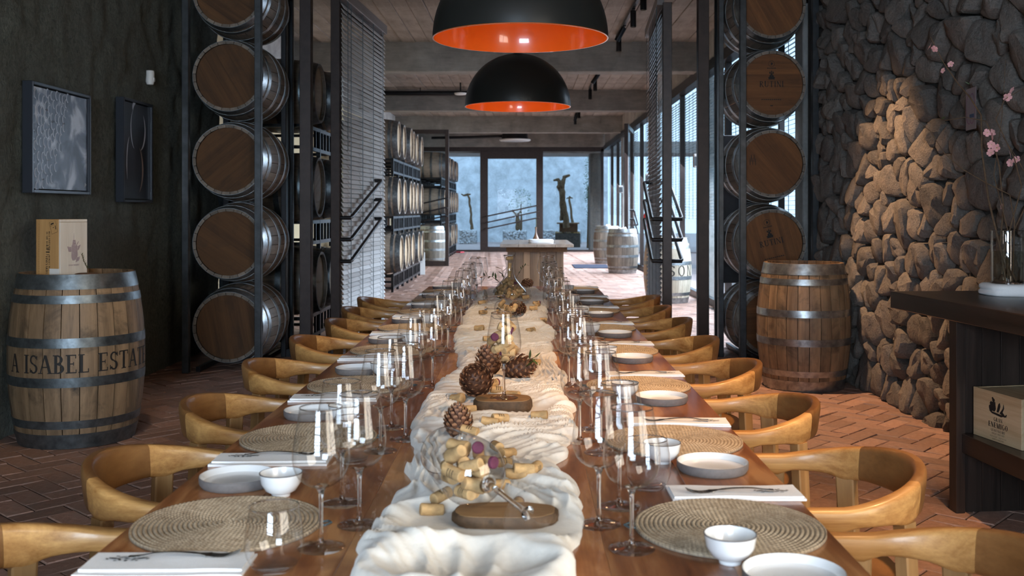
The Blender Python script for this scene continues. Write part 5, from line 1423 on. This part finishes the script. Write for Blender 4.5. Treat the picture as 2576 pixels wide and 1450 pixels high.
for (x0, y0, x1, y1) in ((-.026, -.036, .026, -.0345), (-.026, .0345, .026, .036), (-.026, -.036, -.0245, .036), (.0245, -.036, .026, .036), (-.024, .012, .005, .0135), (-.006, -.004, .0, .002), (.012, -.018, .017, .006), (-.018, .018, .008, .026)):
    st.append([rl(x0, y0, .3), rl(x1, y0, .3), rl(x1, y1, .3), rl(x0, y1, .3)])
lettering('stamp', st, lambda u, v: (u - .01, -hw - .0006, min(v, .34)), M['ink'], wb)
MB().box(.012, -hw - .0008, .0, .09, -hw, .058).build('paper_label', M['white_paint'], wb, smooth=0)
eng = [[(-.010, .10), (.012, .105), (.026, .13), (.024, .19), (-.018, .19), (-.02, .12)], [(-.05, .185), (-.02, .182), (-.02, .155), (-.038, .152)], [(.026, .185), (.05, .195), (.035, .165), (.026, .16)], [(.01, .09), (.035, .10), (.045, .125), (.02, .118)], [(-.014, .19), (.016, .19), (.01, .222), (-.008, .225)], [(-.003, .225), (.001, .225), (.0, .262), (-.002, .262)], [(.02, .19), (.034, .212), (.030, .214), (.017, .195)]]
ep = []
for q in eng:                                           # hatched engraving: thin slices of the figure
    ys = [v for _, v in q]; y = min(ys); 
    while y < max(ys):
        xs = []
        for (a, b), (c, d) in zip(q, q[1:] + q[:1]):
            if (b - y) * (d - y) < 0: xs.append(a + (c - a) * (y - b) / (d - b))
        if len(xs) >= 2: ep.append([(min(xs), y), (max(xs), y), (max(xs), y + .0016), (min(xs), y + .0016)])
        y += .0032
tp, _ = text_quads('GRAN MALBEC', 0.009, .1); tp = [[(u, v + .072) for u, v in q] for q in tp]
lettering('engraving', ep + tp, lambda u, v: (hw + .0006, u, v), M['ink_purple'], wb)
t = thing('candle_dish', 'dark wooden dish on the left barrel beside the wine box', 'dish', (-2.535, 5.88, BT))
MB().lathe([(0, 0), (.05, 0), (.068, .015), (.066, .03), (.05, .034), (0, .030)], 32).build('dish', M['head_dark'], t)
q0 = Vector((-2.528, 5.87, BT + .034))
def rosemary(label, p0, pts):
    t = thing('rosemary_sprig', label, 'sprig', p0)
    P = [Vector(q) for q in pts]; MB().tube(P, .0022, 6).build('stem', M['twig'], t)
    for i in range(34):
        f = (0.25 + 0.75 * i / 33) * (len(P) - 1); k = min(int(f), len(P) - 2); p = P[k].lerp(P[k + 1], f - k); a = i * 2.4
        ax = ((P[k + 1] - P[k]).normalized() * .9 + Vector((math.cos(a), math.sin(a), .1))).normalized()
        o = link('needle', LEAF, t, p); o.rotation_mode = 'QUATERNION'; o.rotation_quaternion = ax.to_track_quat('X', 'Z'); o.scale = (.30, .22, .3)
rosemary('dark green rosemary sprig standing in the dish by the wine box', q0, [(0, 0, -.005), (0, 0, .03), (-.02, .0, .07), (-.035, .01, .11)])

# ---------------------------------------------------------------- console at the stone wall, crate, vase
cn = thing('console_counter', 'dark stained wooden console counter along the stone wall', 'counter', (1.85, 5.12, 0), R(5.07))
MB().box(0, -1.95, 0.856, 0.62, 0, 0.94).build('worktop', M['dark_wood'], cn, smooth=0, bevel=0.004)
for k in range(6): MB().box(0.062 + k * 0.088, -0.60, 0.0, 0.148 + k * 0.088, -0.565, 0.856).build('panel_board', M['dark_wood_z'], cn, smooth=0, bevel=0.0015)
MB().box(0.02, -0.615, 0, 0.062, -0.55, 0.856).build('corner_post', M['dark_wood_z'], cn, smooth=0, bevel=0.002)
MB().box(0.02, -1.90, 0, 0.59, -1.84, 0.856).build('end_panel', M['dark_wood_z'], cn, smooth=0)
MB().box(0.57, -1.84, 0.05, 0.59, -0.60, 0.856).build('back_panel', M['dark_wood_z'], cn, smooth=0)
MB().box(0.045, -1.84, 0.27, 0.57, -0.60, 0.355).build('shelf', M['dark_wood'], cn, smooth=0, bevel=0.002)
# crate on the shelf: label face from (1.968, 4.5) to (2.033, 4.18)
ca = Vector((1.995, 4.50, 0)); cb_ = Vector((2.055, 4.185, 0)); cdir = (cb_ - ca); cl_ = cdir.length
cr = thing('wine_crate', 'pine wine crate printed GRAN ENEMIGO on the console shelf', 'crate', (ca.x, ca.y, 0.3555), math.atan2(cdir.y, cdir.x))
CH, CW = 0.212, 0.30
MB().box(0, 0, 0, cl_, 0.012, CH).build('front_board', M['crate'], cr, smooth=0, bevel=0.0015)
MB().box(0, CW - .012, 0, cl_, CW, CH).build('back_board', M['crate'], cr, smooth=0, bevel=0.0015)
MB().box(0, 0.012, 0, 0.014, CW - .012, CH - .001).build('end_board', M['crate'], cr, smooth=0); MB().box(cl_ - .014, 0.012, 0, cl_ - .0002, CW - .012, CH - .001).build('end_board', M['crate'], cr, smooth=0)
MB().box(0.014, 0.012, CH - .014, cl_ - .014, CW - .012, CH - .003).build('lid', M['crate'], cr, smooth=0); MB().box(0.014, .012, 0, cl_ - .014, CW - .012, .01).build('bottom', M['crate'], cr, smooth=0)
pp = []
for s, h, z, T in (('GRAN', .0165, .088, .2), ('ENEMIGO', .0225, .060, .24), ('GUALTALLARY', .0105, .043, .2), ('SINGLE VINEYARD', .0075, .031, .12), ('GUALTALLARY - VALLE DE UCO', .0055, .018, .12), ('MENDOZA ARGENTINA', .0055, .008, .12)):
    q, _ = text_quads(s, h, .12, T); pp += [[(u + cl_ * .53, v + z) for u, v in r_] for r_ in q]
fig = [ell(-.02, .176, .009, .008), ell(-.026, .184, .006, .005), [(-.034, .168), (-.008, .17), (-.004, .14), (-.012, .128), (-.034, .13), (-.040, .15)], [(-.046, .160), (-.036, .172), (-.034, .168), (-.040, .150)], [(-.05, .128), (.058, .120), (.03, .112), (-.03, .118)],
       [(.0, .13), (.012, .165), (.022, .172), (.026, .158), (.020, .14), (.012, .128)], [(.022, .13), (.040, .15), (.046, .17), (.042, .176), (.048, .168), (.05, .152), (.038, .13)], [(.018, .128), (.04, .135), (.056, .122), (.06, .128), (.068, .13), (.064, .118), (.05, .115)], ell(-.04, .138, .010, .016, 12, .4)]
pp += [[(u + cl_ * .50, v) for u, v in r_] for r_ in fig]
lettering('printed_label', pp, lambda u, v: (u, -.0006, v), M['ink'], cr)
# folded cloth and vase
VX, VY = 2.335, 4.90
def blob(name, label, cat, x, y, z, rx, ry, h, seed, mat):
    mb = MB(); rings = []
    for f, s in ((0, .96), (.12, 1.0), (.35, 1.0), (.5, .97), (.62, 1.0), (.85, .98), (1.0, .90), (1.0, .5)):
        rings.append([((math.copysign(abs(math.cos(a)) ** .6, math.cos(a)) * rx * s * (1 + .05 * noise.noise(Vector((math.cos(a) * 2, math.sin(a) * 2, seed + f * 3))))),
                       (math.copysign(abs(math.sin(a)) ** .6, math.sin(a)) * ry * s * (1 + .05 * noise.noise(Vector((math.cos(a) * 2, math.sin(a) * 2, seed + 5 + f * 3))))), h * f * (1 + .10 * noise.noise(Vector((a, seed, f)))) if f < 1 else h) for a in [2 * PI * i / 40 for i in range(40)]])
    mb.rings(rings); o = mb.build(name, mat, None, (x, y, z), smooth=60); return tag(o, label, cat)
blob('folded_cloth', 'folded white cloth under the flower vase on the console', 'cloth', VX + .03, VY, 0.9405, 0.145, 0.12, 0.055, 2.0, M['linen'])
VZ = 0.9965
vs_t = thing('glass_vase', 'clear cylinder glass vase of blossom branches on the console', 'vase', (VX, VY, VZ))
MB().lathe([(0.074, 0.0), (0.074, 0.255)], 40).build('wall', M['glass'], vs_t, smooth=80); MB().lathe([(0.071, 0.012), (0.071, 0.254)], 40).build('inner_wall', M['glass'], vs_t, smooth=80)
MB().lathe([(0, 0), (0.074, 0), (0.074, .006), (0.07, .012), (0, .012)], 40).build('base', M['glass_solid'], vs_t); MB().lathe([(.071, .254), (.0725, .2565), (.074, .254)], 40).build('rim', M['glass_solid'], vs_t, smooth=80)
m_, nt_, b_ = new_mat('vase_water'); b_.inputs['Transmission Weight'].default_value = 1; b_.inputs['Roughness'].default_value = 0; b_.inputs['IOR'].default_value = 1.33; b_.inputs['Base Color'].default_value = (.9, .92, .88, 1); M['water'] = m_
MB().lathe([(0, .013), (.0695, .013), (.0695, .155), (0, .155)], 40).build('water', thin_glass('water_surface', (.88, .9, .86), .04, 3, .5), vs_t, smooth=30)
# branches: photo rays at the vase's own depth, bent a little forward or back
def pet():
    mb = MB()
    for k in range(5):
        a = 2 * PI * k / 5; c, s = math.cos(a), math.sin(a); vs = []
        for (r, w_, z) in ((.002, .002, 0), (.008, .0065, .002), (.014, .0085, .0035), (.0185, .006, .003), (.0195, .0015, .0025)):
            for sw_ in (-1, 0, 1): vs.append((c * r - s * w_ * sw_, s * r + c * w_ * sw_, z + (0.0015 if sw_ else 0)))
        mb.add(vs, [(3 * i + j_, 3 * i + j_ + 1, 3 * i + j_ + 4, 3 * i + j_ + 3) for i in range(4) for j_ in (0, 1)])
    return mb.mesh('blossom', M['petal'], smooth=70)
PET = pet(); PCORE = MB().lathe([(0, .007), (.0018, .006), (.0022, .001), (0, 0)], 8).mesh('stamen', plain('stamen_yellow', (.5, .42, .1), .6))
def branch(label, pp, side, blossoms=(), r0=0.0045, leaves=()):
    P = [at(x, y, VY + dd) for x, y, dd in pp]; t = thing('blossom_branch', label, 'branch', P[0], 0, 'branches in the glass vase'); p0 = P[0]
    pl_ = [p - p0 for p in P]; fine = []
    for i in range(len(pl_) - 1):
        for k in range(6): fine.append(pl_[i].lerp(pl_[i + 1], k / 6) + Vector((noise.noise(Vector((i * 3 + k, side, 0))), 0, noise.noise(Vector((side, i * 3 + k, 1))))) * .004)
    fine.append(pl_[-1]); n = len(fine)
    MB().tube(fine, [r0 * (1 - .75 * i / n) for i in range(n)], 7).build('stem', M['twig'], t)
    for (x, y, dd, s) in blossoms:
        o = link('blossom', PET, t, at(x, y, VY + dd) - p0, (R(80) + random.uniform(-.5, .5), random.uniform(-.5, .5), random.uniform(0, 6))); o.scale = (s, s, s); link('stamen', PCORE, o)
    for (x, y, dd) in leaves:
        o = link('leaf', LEAF, t, at(x, y, VY + dd) - p0, (random.uniform(0, 6), random.uniform(-1, 0), random.uniform(0, 6))); o.scale = (.45, .45, .45)
branch('tallest blossom branch in the vase, reaching up and left', [(2546, 706, 0), (2520, 640, 0), (2486, 500, .03), (2470, 380, .02), (2468, 290, 0), (2440, 245, -.04), (2410, 210, -.08), (2375, 160, -.12), (2340, 92, -.16)], 1, [(2340, 118, -.15, 1.0), (2350, 124, -.15, .9), (2392, 162, -.1, .8), (2373, 178, -.1, .7)], .006, [(2373, 160, -.12), (2440, 212, -.05)])
branch('forked blossom branch with pale bud tips left of centre', [(2530, 706, .02), (2516, 620, .02), (2524, 520, .0), (2514, 420, -.02), (2494, 335, -.04), (2480, 305, -.05), (2428, 295, -.08), (2376, 304, -.12)], 2, [(2484, 334, -.04, 1.0), (2500, 332, -.05, .9), (2494, 344, -.06, 1.0), (2518, 520, 0, .7)], .005, [(2368, 300, -.12)])
branch('blossom branch with two pink clusters right of centre', [(2556, 706, 0), (2524, 640, -.01), (2545, 560, -.03), (2570, 470, -.05), (2552, 400, -.06), (2505, 300, -.06), (2528, 250, -.06), (2575, 222, -.06)], 3, [(2494, 364, -.06, 1.0), (2508, 372, -.06, 1.0), (2493, 384, -.06, 1.05), (2534, 244, -.06, 1.1), (2547, 228, -.06, .9)], .005)
branch('branch leaning out to the right edge with a pink cluster', [(2520, 690, .02), (2530, 630, .03), (2560, 560, .04), (2600, 480, .05), (2560, 400, .05), (2520, 340, .04)], 4, [(2543, 388, .05, .95), (2542, 410, .05, 1.0), (2557, 402, .05, 1.0)], .005)
branch('long thin bare twig crossing down from the left in front of the stones', [(2548, 690, -.02), (2552, 560, -.03), (2540, 490, -.05), (2480, 460, -.06), (2420, 425, -.08), (2375, 385, -.1), (2340, 330, -.12), (2308, 304, -.13)], 5, (), .0035)
branch('thin straight twig rising through the middle of the vase', [(2535, 700, -.03), (2535, 580, -.03), (2500, 440, -.02), (2520, 300, 0), (2530, 150, .02)], 6, (), .0035)
tp_ = thing('paper_notice', 'small grey paper sheet with a purple drawing on the stone wall', 'paper', (2.47, 5.60, 1.91), R(-6))
MB().box(-.001, -.085, -.115, 0, .085, .115).build('sheet', plain('grey_paper', (.28, .25, .27), .8), tp_, smooth=0)
strip2 = MB()
for cxx in (-.02, .03):
    q = [(cxx + .05 * math.cos(a), .085 * math.sin(a)) for a in [2 * PI * i / 24 for i in range(25)]]
    for i in range(24): strip2.add([(-.0014, q[i][0], q[i][1]), (-.0014, q[i + 1][0], q[i + 1][1]), (-.0014, q[i + 1][0] * .9, q[i + 1][1] * .93), (-.0014, q[i][0] * .9, q[i][1] * .93)], [(0, 1, 2, 3)])
strip2.build('drawing', plain('mauve_ink', (.22, .11, .20), .7), tp_, smooth=0)
MB().box(-.0014, -.05, -.05, -.001, .02, -.03).build('blue_mark', plain('blue_ink', (.05, .1, .2), .7), tp_, smooth=0)
# ---------------------------------------------------------------- things in the hall
ht = thing('tasting_table', 'wooden tasting table with thick top in the middle of the hall', 'table', (0.168, 14.2, 0))
M['hall_wood'] = wood('mixed_hall_boards', (0.08, 0.04, 0.018), (0.27, 0.155, 0.08), 'z', 5, 0.45, 0.35, bmp=0.05)
M['hall_top'] = wood('hall_table_top', (0.17, 0.12, 0.085), (0.36, 0.27, 0.20), 'y', 6, 0.35, 0.1, coat=.3)
for k in range(4): MB().box(-0.48 + k * .24 + .001, -1.0, 0.865, -0.24 + k * .24 - .001, 1.0, 0.905).build('top_plank', M['hall_top'], ht, smooth=0, bevel=.003)
MB().box(-.40, -.92, .80, .40, .92, .865).build('apron', M['head_dark'], ht, smooth=0)
ws = [.10, .11, .09, .13, .09, .12, .10]; x = -.385
for w_ in ws:
    MB().box(x, -.86, 0, x + w_ - .003, -.82, .80).build('front_board', M['hall_wood'], ht, smooth=0, bevel=.002); x += w_
x = -.385
MB().box(-.385, -.82, 0, -.345, .82, .80).build('side_board', M['hall_wood'], ht, smooth=0); MB().box(.315, -.82, 0, .355, .82, .80).build('side_board', M['hall_wood'], ht, smooth=0); MB().box(-.345, .78, 0, .315, .82, .80).build('rear_board', M['hall_wood'], ht, smooth=0)
t = thing('bud_vase', 'small brown bottle vase with a twig on the tasting table', 'vase', (0.165, 14.0, .905))
MB().lathe(bezr([(0, 0), (.045, .002), (.05, .03), (.025, .09), (.012, .14), (.012, .19), (.016, .21)], 24), 24).build('bottle', plain('brown_clay', (.22, .12, .07), .35), t, smooth=60)
MB().tube([(0, 0, .18), (.005, 0, .27), (.0, .01, .34)], .004, 6).build('twig', M['leaf'], t)
blob('crumpled_cloth', 'crumpled white napkin on the tasting table by the bud vase', 'cloth', 0.23, 13.72, .9055, .17, .10, .05, 4.0, M['linen'])
def bits(label, x, y, z, seed):
    t = thing('display_tray', label, 'tray', (x, y, z)); rg = random.Random(seed)
    MB().lathe([(0, 0), (.13, 0), (.15, .02), (.145, .022), (.12, .008), (0, .008)], 28).build('tray', M['head_pale'], t)
    for k in range(5): MB().lathe(bezr([(0, 0), (.03, .005), (.035, .03), (.015, .06), (0, .07)], 10), 12).build('shell', M['white_paint'], t, (rg.uniform(-.08, .08), rg.uniform(-.08, .08), .008), (rg.uniform(-.5, .5), rg.uniform(-.5, .5), 0))
bits('tray of white shells on the nearer window barrel', 2.12, 21.8, .95 - .035, 1); bits('tray of white shells on the farther window barrel', 2.10, 25.7, .95 - .035, 2); bits('tray of white shells on the pale lettered barrel', 2.11, 14.9, .95 - .035, 3)
tag(MB().box(-.42, -.75, 0, .42, .75, .014).build('door_mat', plain('blue_grey_mat', (.05, .055, .075), 1.0, 0, .2, 60, spec=0.0), None, (1.60, 24.2, .001), smooth=0), 'flat blue grey door mat on the hall floor beside the barrels', 'mat')
t = thing('floor_light', 'small round light set in the hall floor by the window', 'light', (2.36, 20.6, 0)); MB().lathe([(.05, 0), (.06, .004), (.045, .006)], 20).build('ring', M['steel_grey'], t); MB().lathe([(0, .004), (.046, .004)], 20).build('lens', emit('floor_lens', (1, .8, .5), 5), t, smooth=0)
t = thing('display_sign', 'white standing sign panel at the end of the barrel row', 'sign', (-2.16, 21.2, 0), R(4))
MB().box(-.09, -.01, .0, .09, .01, .47).build('panel', M['white_paint'], t, smooth=0, bevel=.002)
lettering('printed_lines', [[(-.06, .40 - i * .03), (.03, .40 - i * .03), (.03, .407 - i * .03), (-.06, .407 - i * .03)] for i in range(6)], lambda u, v: (u, -.0108, v), M['grape'], t)
t = thing('fire_extinguisher', 'small red fire extinguisher on the hall window post', 'extinguisher', (WR - .12, 20.7, .95))
MB().lathe([(0, 0), (.05, .0), (.055, .02), (.055, .30), (.03, .36), (.015, .38), (0, .38)], 20).build('cylinder', plain('fire_red', (.45, .02, .02), .35), t); MB().tube([(0, 0, .37), (.0, -.05, .40), (-.02, -.07, .25)], .008, 6).build('hose', M['steel_black'], t)
MB().box(.0, -.03, .1, .11, .03, .14).build('bracket', M['steel_black'], t, smooth=0)
tag(MB().tube([at(1140, 600, 32.3), at(1141, 625, 32.3), Vector((-2.24, 32.2, .02)), Vector((-2.0, 32.0, .02)), Vector((-1.9, 32.1, .02))], .022, 8).build('water_hose', plain('red_hose', (.5, .03, .05), .5)), 'short red hose lying by the left pane of the far glazing', 'hose')
for y_, z_, lb in ((15.0, 2.08, 'near'), (20.9, 2.0, 'second'), (26.8, 1.9, 'third')):
    t = thing('wall_speaker', 'small pale box fixed to the %s window post' % lb, 'speaker', (WR - .06, y_ - .02, z_)); MB().box(-.06, -.07, -.1, .05, .02, .1).build('box', M['concrete_plain'], t, smooth=0, bevel=.01); MB().box(-.055, -.072, -.08, .045, -.07, .06).build('grille', M['steel_grey'], t, smooth=0)

# ---------------------------------------------------------------- courtyard
def gabion(label, x, y, w_, h, d_):
    t = thing('gabion', label, 'gabion', (x, y, -.02), 0, 'white stone gabions'); mb = MB(); rg = random.Random(int(x * 100))
    n = int(w_ * h * 340)
    for _ in range(n):
        p = Vector((rg.uniform(-w_ / 2, w_ / 2), -d_ / 2 + rg.uniform(0, .04) if rg.random() < .75 else rg.uniform(-d_ / 2, d_ / 2), rg.uniform(.03, h)))
        if p.y > -d_ / 2 + .05: p.z = h - rg.uniform(0, .04)
        r = rg.uniform(.03, .06); vs = [p + Vector((rg.uniform(-1, 1), rg.uniform(-1, 1), rg.uniform(-1, 1))).normalized() * r for _ in range(0)]
        for a in ((1, 0, 0), (-1, 0, 0), (0, 1, 0), (0, -1, 0), (0, 0, 1), (0, 0, -1)): vs.append(p + Vector(a) * r * rg.uniform(.7, 1.3) + Vector((rg.uniform(-.01, .01), 0, rg.uniform(-.01, .01))))
        mb.add(vs, [(0, 2, 4), (2, 1, 4), (1, 3, 4), (3, 0, 4), (2, 0, 5), (1, 2, 5), (3, 1, 5), (0, 3, 5)])
    o = mb.build('stones', plain('white_stone', (.52, .53, .55), .9, 0, .2, 9), t, smooth=0); o['kind'] = 'stuff'
    MB().box(-w_ / 2 + .03, -d_ / 2 + .04, 0, w_ / 2 - .03, d_ / 2, h - .03).build('core', M['concrete_plain'], t, smooth=0)
    f = MB()
    for sx in (-1, 1):
        for sy in (-1, 1): f.box(sx * w_ / 2 - .006, sy * d_ / 2 - .006, 0, sx * w_ / 2 + .006, sy * d_ / 2 + .006, h)
    f.build('wire_cage', M['steel_grey'], t, smooth=0); return t
gabion('white stone gabion in the courtyard behind the left pane', -2.27, 41.2, .70, .56, .6)
gabion('white stone gabion in the courtyard seen through the glass door', -.37, 41.2, .95, .52, .6)
gabion('white stone gabion in the courtyard behind the right pane, half hidden', 1.55, 41.2, 1.5, .55, .6)
def vine(label, pts, rads, arms, y, name='vine_trunk', z0=0.5):
    P = [Vector(p) for p in pts]; t = thing(name, label, 'vine', P[0]); p0 = P[0]
    def rough(pl_, rr, seed):
        out, ra = [], []
        for i in range(len(pl_) - 1):
            for k in range(5):
                q = pl_[i].lerp(pl_[i + 1], k / 5); out.append(q - p0 + Vector((noise.noise(q * 6 + Vector((seed, 0, 0))), noise.noise(q * 6 + Vector((0, seed, 0))), 0)) * rr[i] * .7); ra.append((rr[i] + (rr[i + 1] - rr[i]) * k / 5) * (1 + .35 * noise.noise(q * 9)))
        out.append(pl_[-1] - p0); ra.append(rr[-1]); return out, ra
    a, b = rough(P, rads, 1.0); MB().tube(a, b, 9).build('trunk', M['vine'], t)
    for k, (ap, ar) in enumerate(arms):
        a, b = rough([Vector(q) for q in ap], ar, 3.0 + k); MB().tube(a, b, 7).build('arm', M['vine'], t)
M['vine'] = plain('vine_bark', (.10, .062, .03), .9, 0, .5, 25, .6)
pt = thing('planter', 'dark stone planter with wooden shelf holding the old vine', 'planter', at(1428, 621, 37.6) * Vector((1, 1, 0)) if False else (1.62, 37.6, -.02))
MB().box(-.46, -.3, 0, .46, .3, .52).build('box', plain('dark_planter', (.07, .06, .05), .9, 0, .4, 12, .5), pt, smooth=0, bevel=.02)
rgp = random.Random(4); pm = MB()
for _ in range(130):
    p = Vector((rgp.uniform(-.44, .44), rgp.uniform(-.3, .28), .52)); r = rgp.uniform(.02, .045)
    pm.add([p + Vector(a) * r for a in ((1, 0, 0), (-1, 0, 0), (0, 1, 0), (0, -1, 0), (0, 0, 1), (0, 0, -.4))], [(0, 2, 4), (2, 1, 4), (1, 3, 4), (3, 0, 4)])
o = pm.build('gravel', plain('ochre_gravel', (.30, .20, .07), .9, 0, .4, 20), pt, smooth=0); o['kind'] = 'stuff'
MB().box(-.30, -.25, .56, .36, .2, .86).build('crate', M['head_dark'], pt, smooth=0); MB().box(-.40, -.32, .86, .42, .25, .91).build('shelf', M['hall_wood'], pt, smooth=0)
yv = 37.2
V = lambda x, y: at(x, y, yv)
vine('gnarled old vine trunk standing on the planter behind the right pane', [V(1425, 573), V(1420, 530), V(1414, 490), V(1411, 458)], [.12, .10, .10, .11], [([V(1411, 470), V(1403, 452), V(1392, 454)], [.09, .06, .03]), ([V(1411, 468), V(1420, 446), V(1433, 441)], [.09, .07, .04]), ([V(1412, 555), V(1413, 520), V(1409, 480)], [.07, .06, .05]), ([V(1408, 480), V(1402, 470), V(1404, 466)], [.05, .04, .02])], yv)
yv = 41.2
vine('thin vine trunk above the left gabion in the courtyard', [V(1186, 577), V(1184, 530), V(1180, 500), V(1175, 488)], [.07, .05, .045, .05], [([V(1176, 490), V(1166, 492), V(1160, 488)], [.05, .04, .02]), ([V(1176, 490), V(1184, 489)], [.05, .02])], yv)
vine('thin vine trunk behind the old vine, half hidden', [V(1440, 577), V(1437, 530), V(1432, 500), V(1434, 494)], [.06, .05, .045, .04], [([V(1433, 497), V(1425, 500)], [.04, .02]), ([V(1433, 497), V(1441, 499)], [.04, .02])], yv)
vine('forked vine trunk above the middle gabion seen through the glass door', [V(1303, 580), V(1302, 555), V(1299, 540)], [.10, .09, .07], [([V(1300, 545), V(1310, 530)], [.06, .03]), ([V(1300, 545), V(1290, 528)], [.06, .03])], yv)
def shrub(label, ctr, rx, ry, rz, n, seed, ls=1.6, name='olive_tree'):
    t = thing(name, label, 'plant', ctr); rg = random.Random(seed); mb = MB()
    for _ in range(n):
        a = rg.uniform(0, 2 * PI); u = rg.uniform(-1, 1); r = rg.random() ** .4; s = math.sqrt(1 - u * u)
        p = Vector((rx * r * s * math.cos(a), ry * r * s * math.sin(a), rz * r * u)); d = Vector((rg.uniform(-1, 1), rg.uniform(-1, 1), rg.uniform(-1, 1))).normalized(); e = d.orthogonal().normalized(); l = .05 * ls * rg.uniform(.6, 1.2)
        mb.add([p, p + d * l * .5 + e * l * .22, p + d * l, p + d * l * .5 - e * l * .22], [(0, 1, 2, 3)])
    o = mb.build('foliage', plain(name + '_leaf', (.10, .16, .08), .6, 0, .4, 6), t, smooth=0); o['kind'] = 'stuff'
    MB().tube([(0, 0, -ctr[2]), (.02, 0, -ctr[2] * .4), (0, 0, 0)], [.06, .04, .02], 7).build('trunk', M['vine'], t); return t
shrub('small olive bush above the middle gabion in the courtyard', (V(1310, 500).x, 42.6, 1.65), .55, .4, .7, 260, 3)
shrub('strip of green ivy climbing the pillar at the right of the courtyard', (2.28, 36.0, 2.2), .14, .15, 1.3, 420, 5, 1.4, 'climbing_ivy')
shrub('yellow green shrub outside the hall window', (5.6, 16.0, .8), .8, 2.2, .6, 900, 6, 2.2, 'terrace_shrub')
pl_ = MB()
rgp = random.Random(9)
rw = rough_plane(0, 0, .9, 0, 3.4, .1, .05, .3)
o = MB(); o.box(2.18, 33.3, -.02, 2.62, 34.2, 3.4)
struct(o.build('trim_pillar', M['stone'], smooth=0))
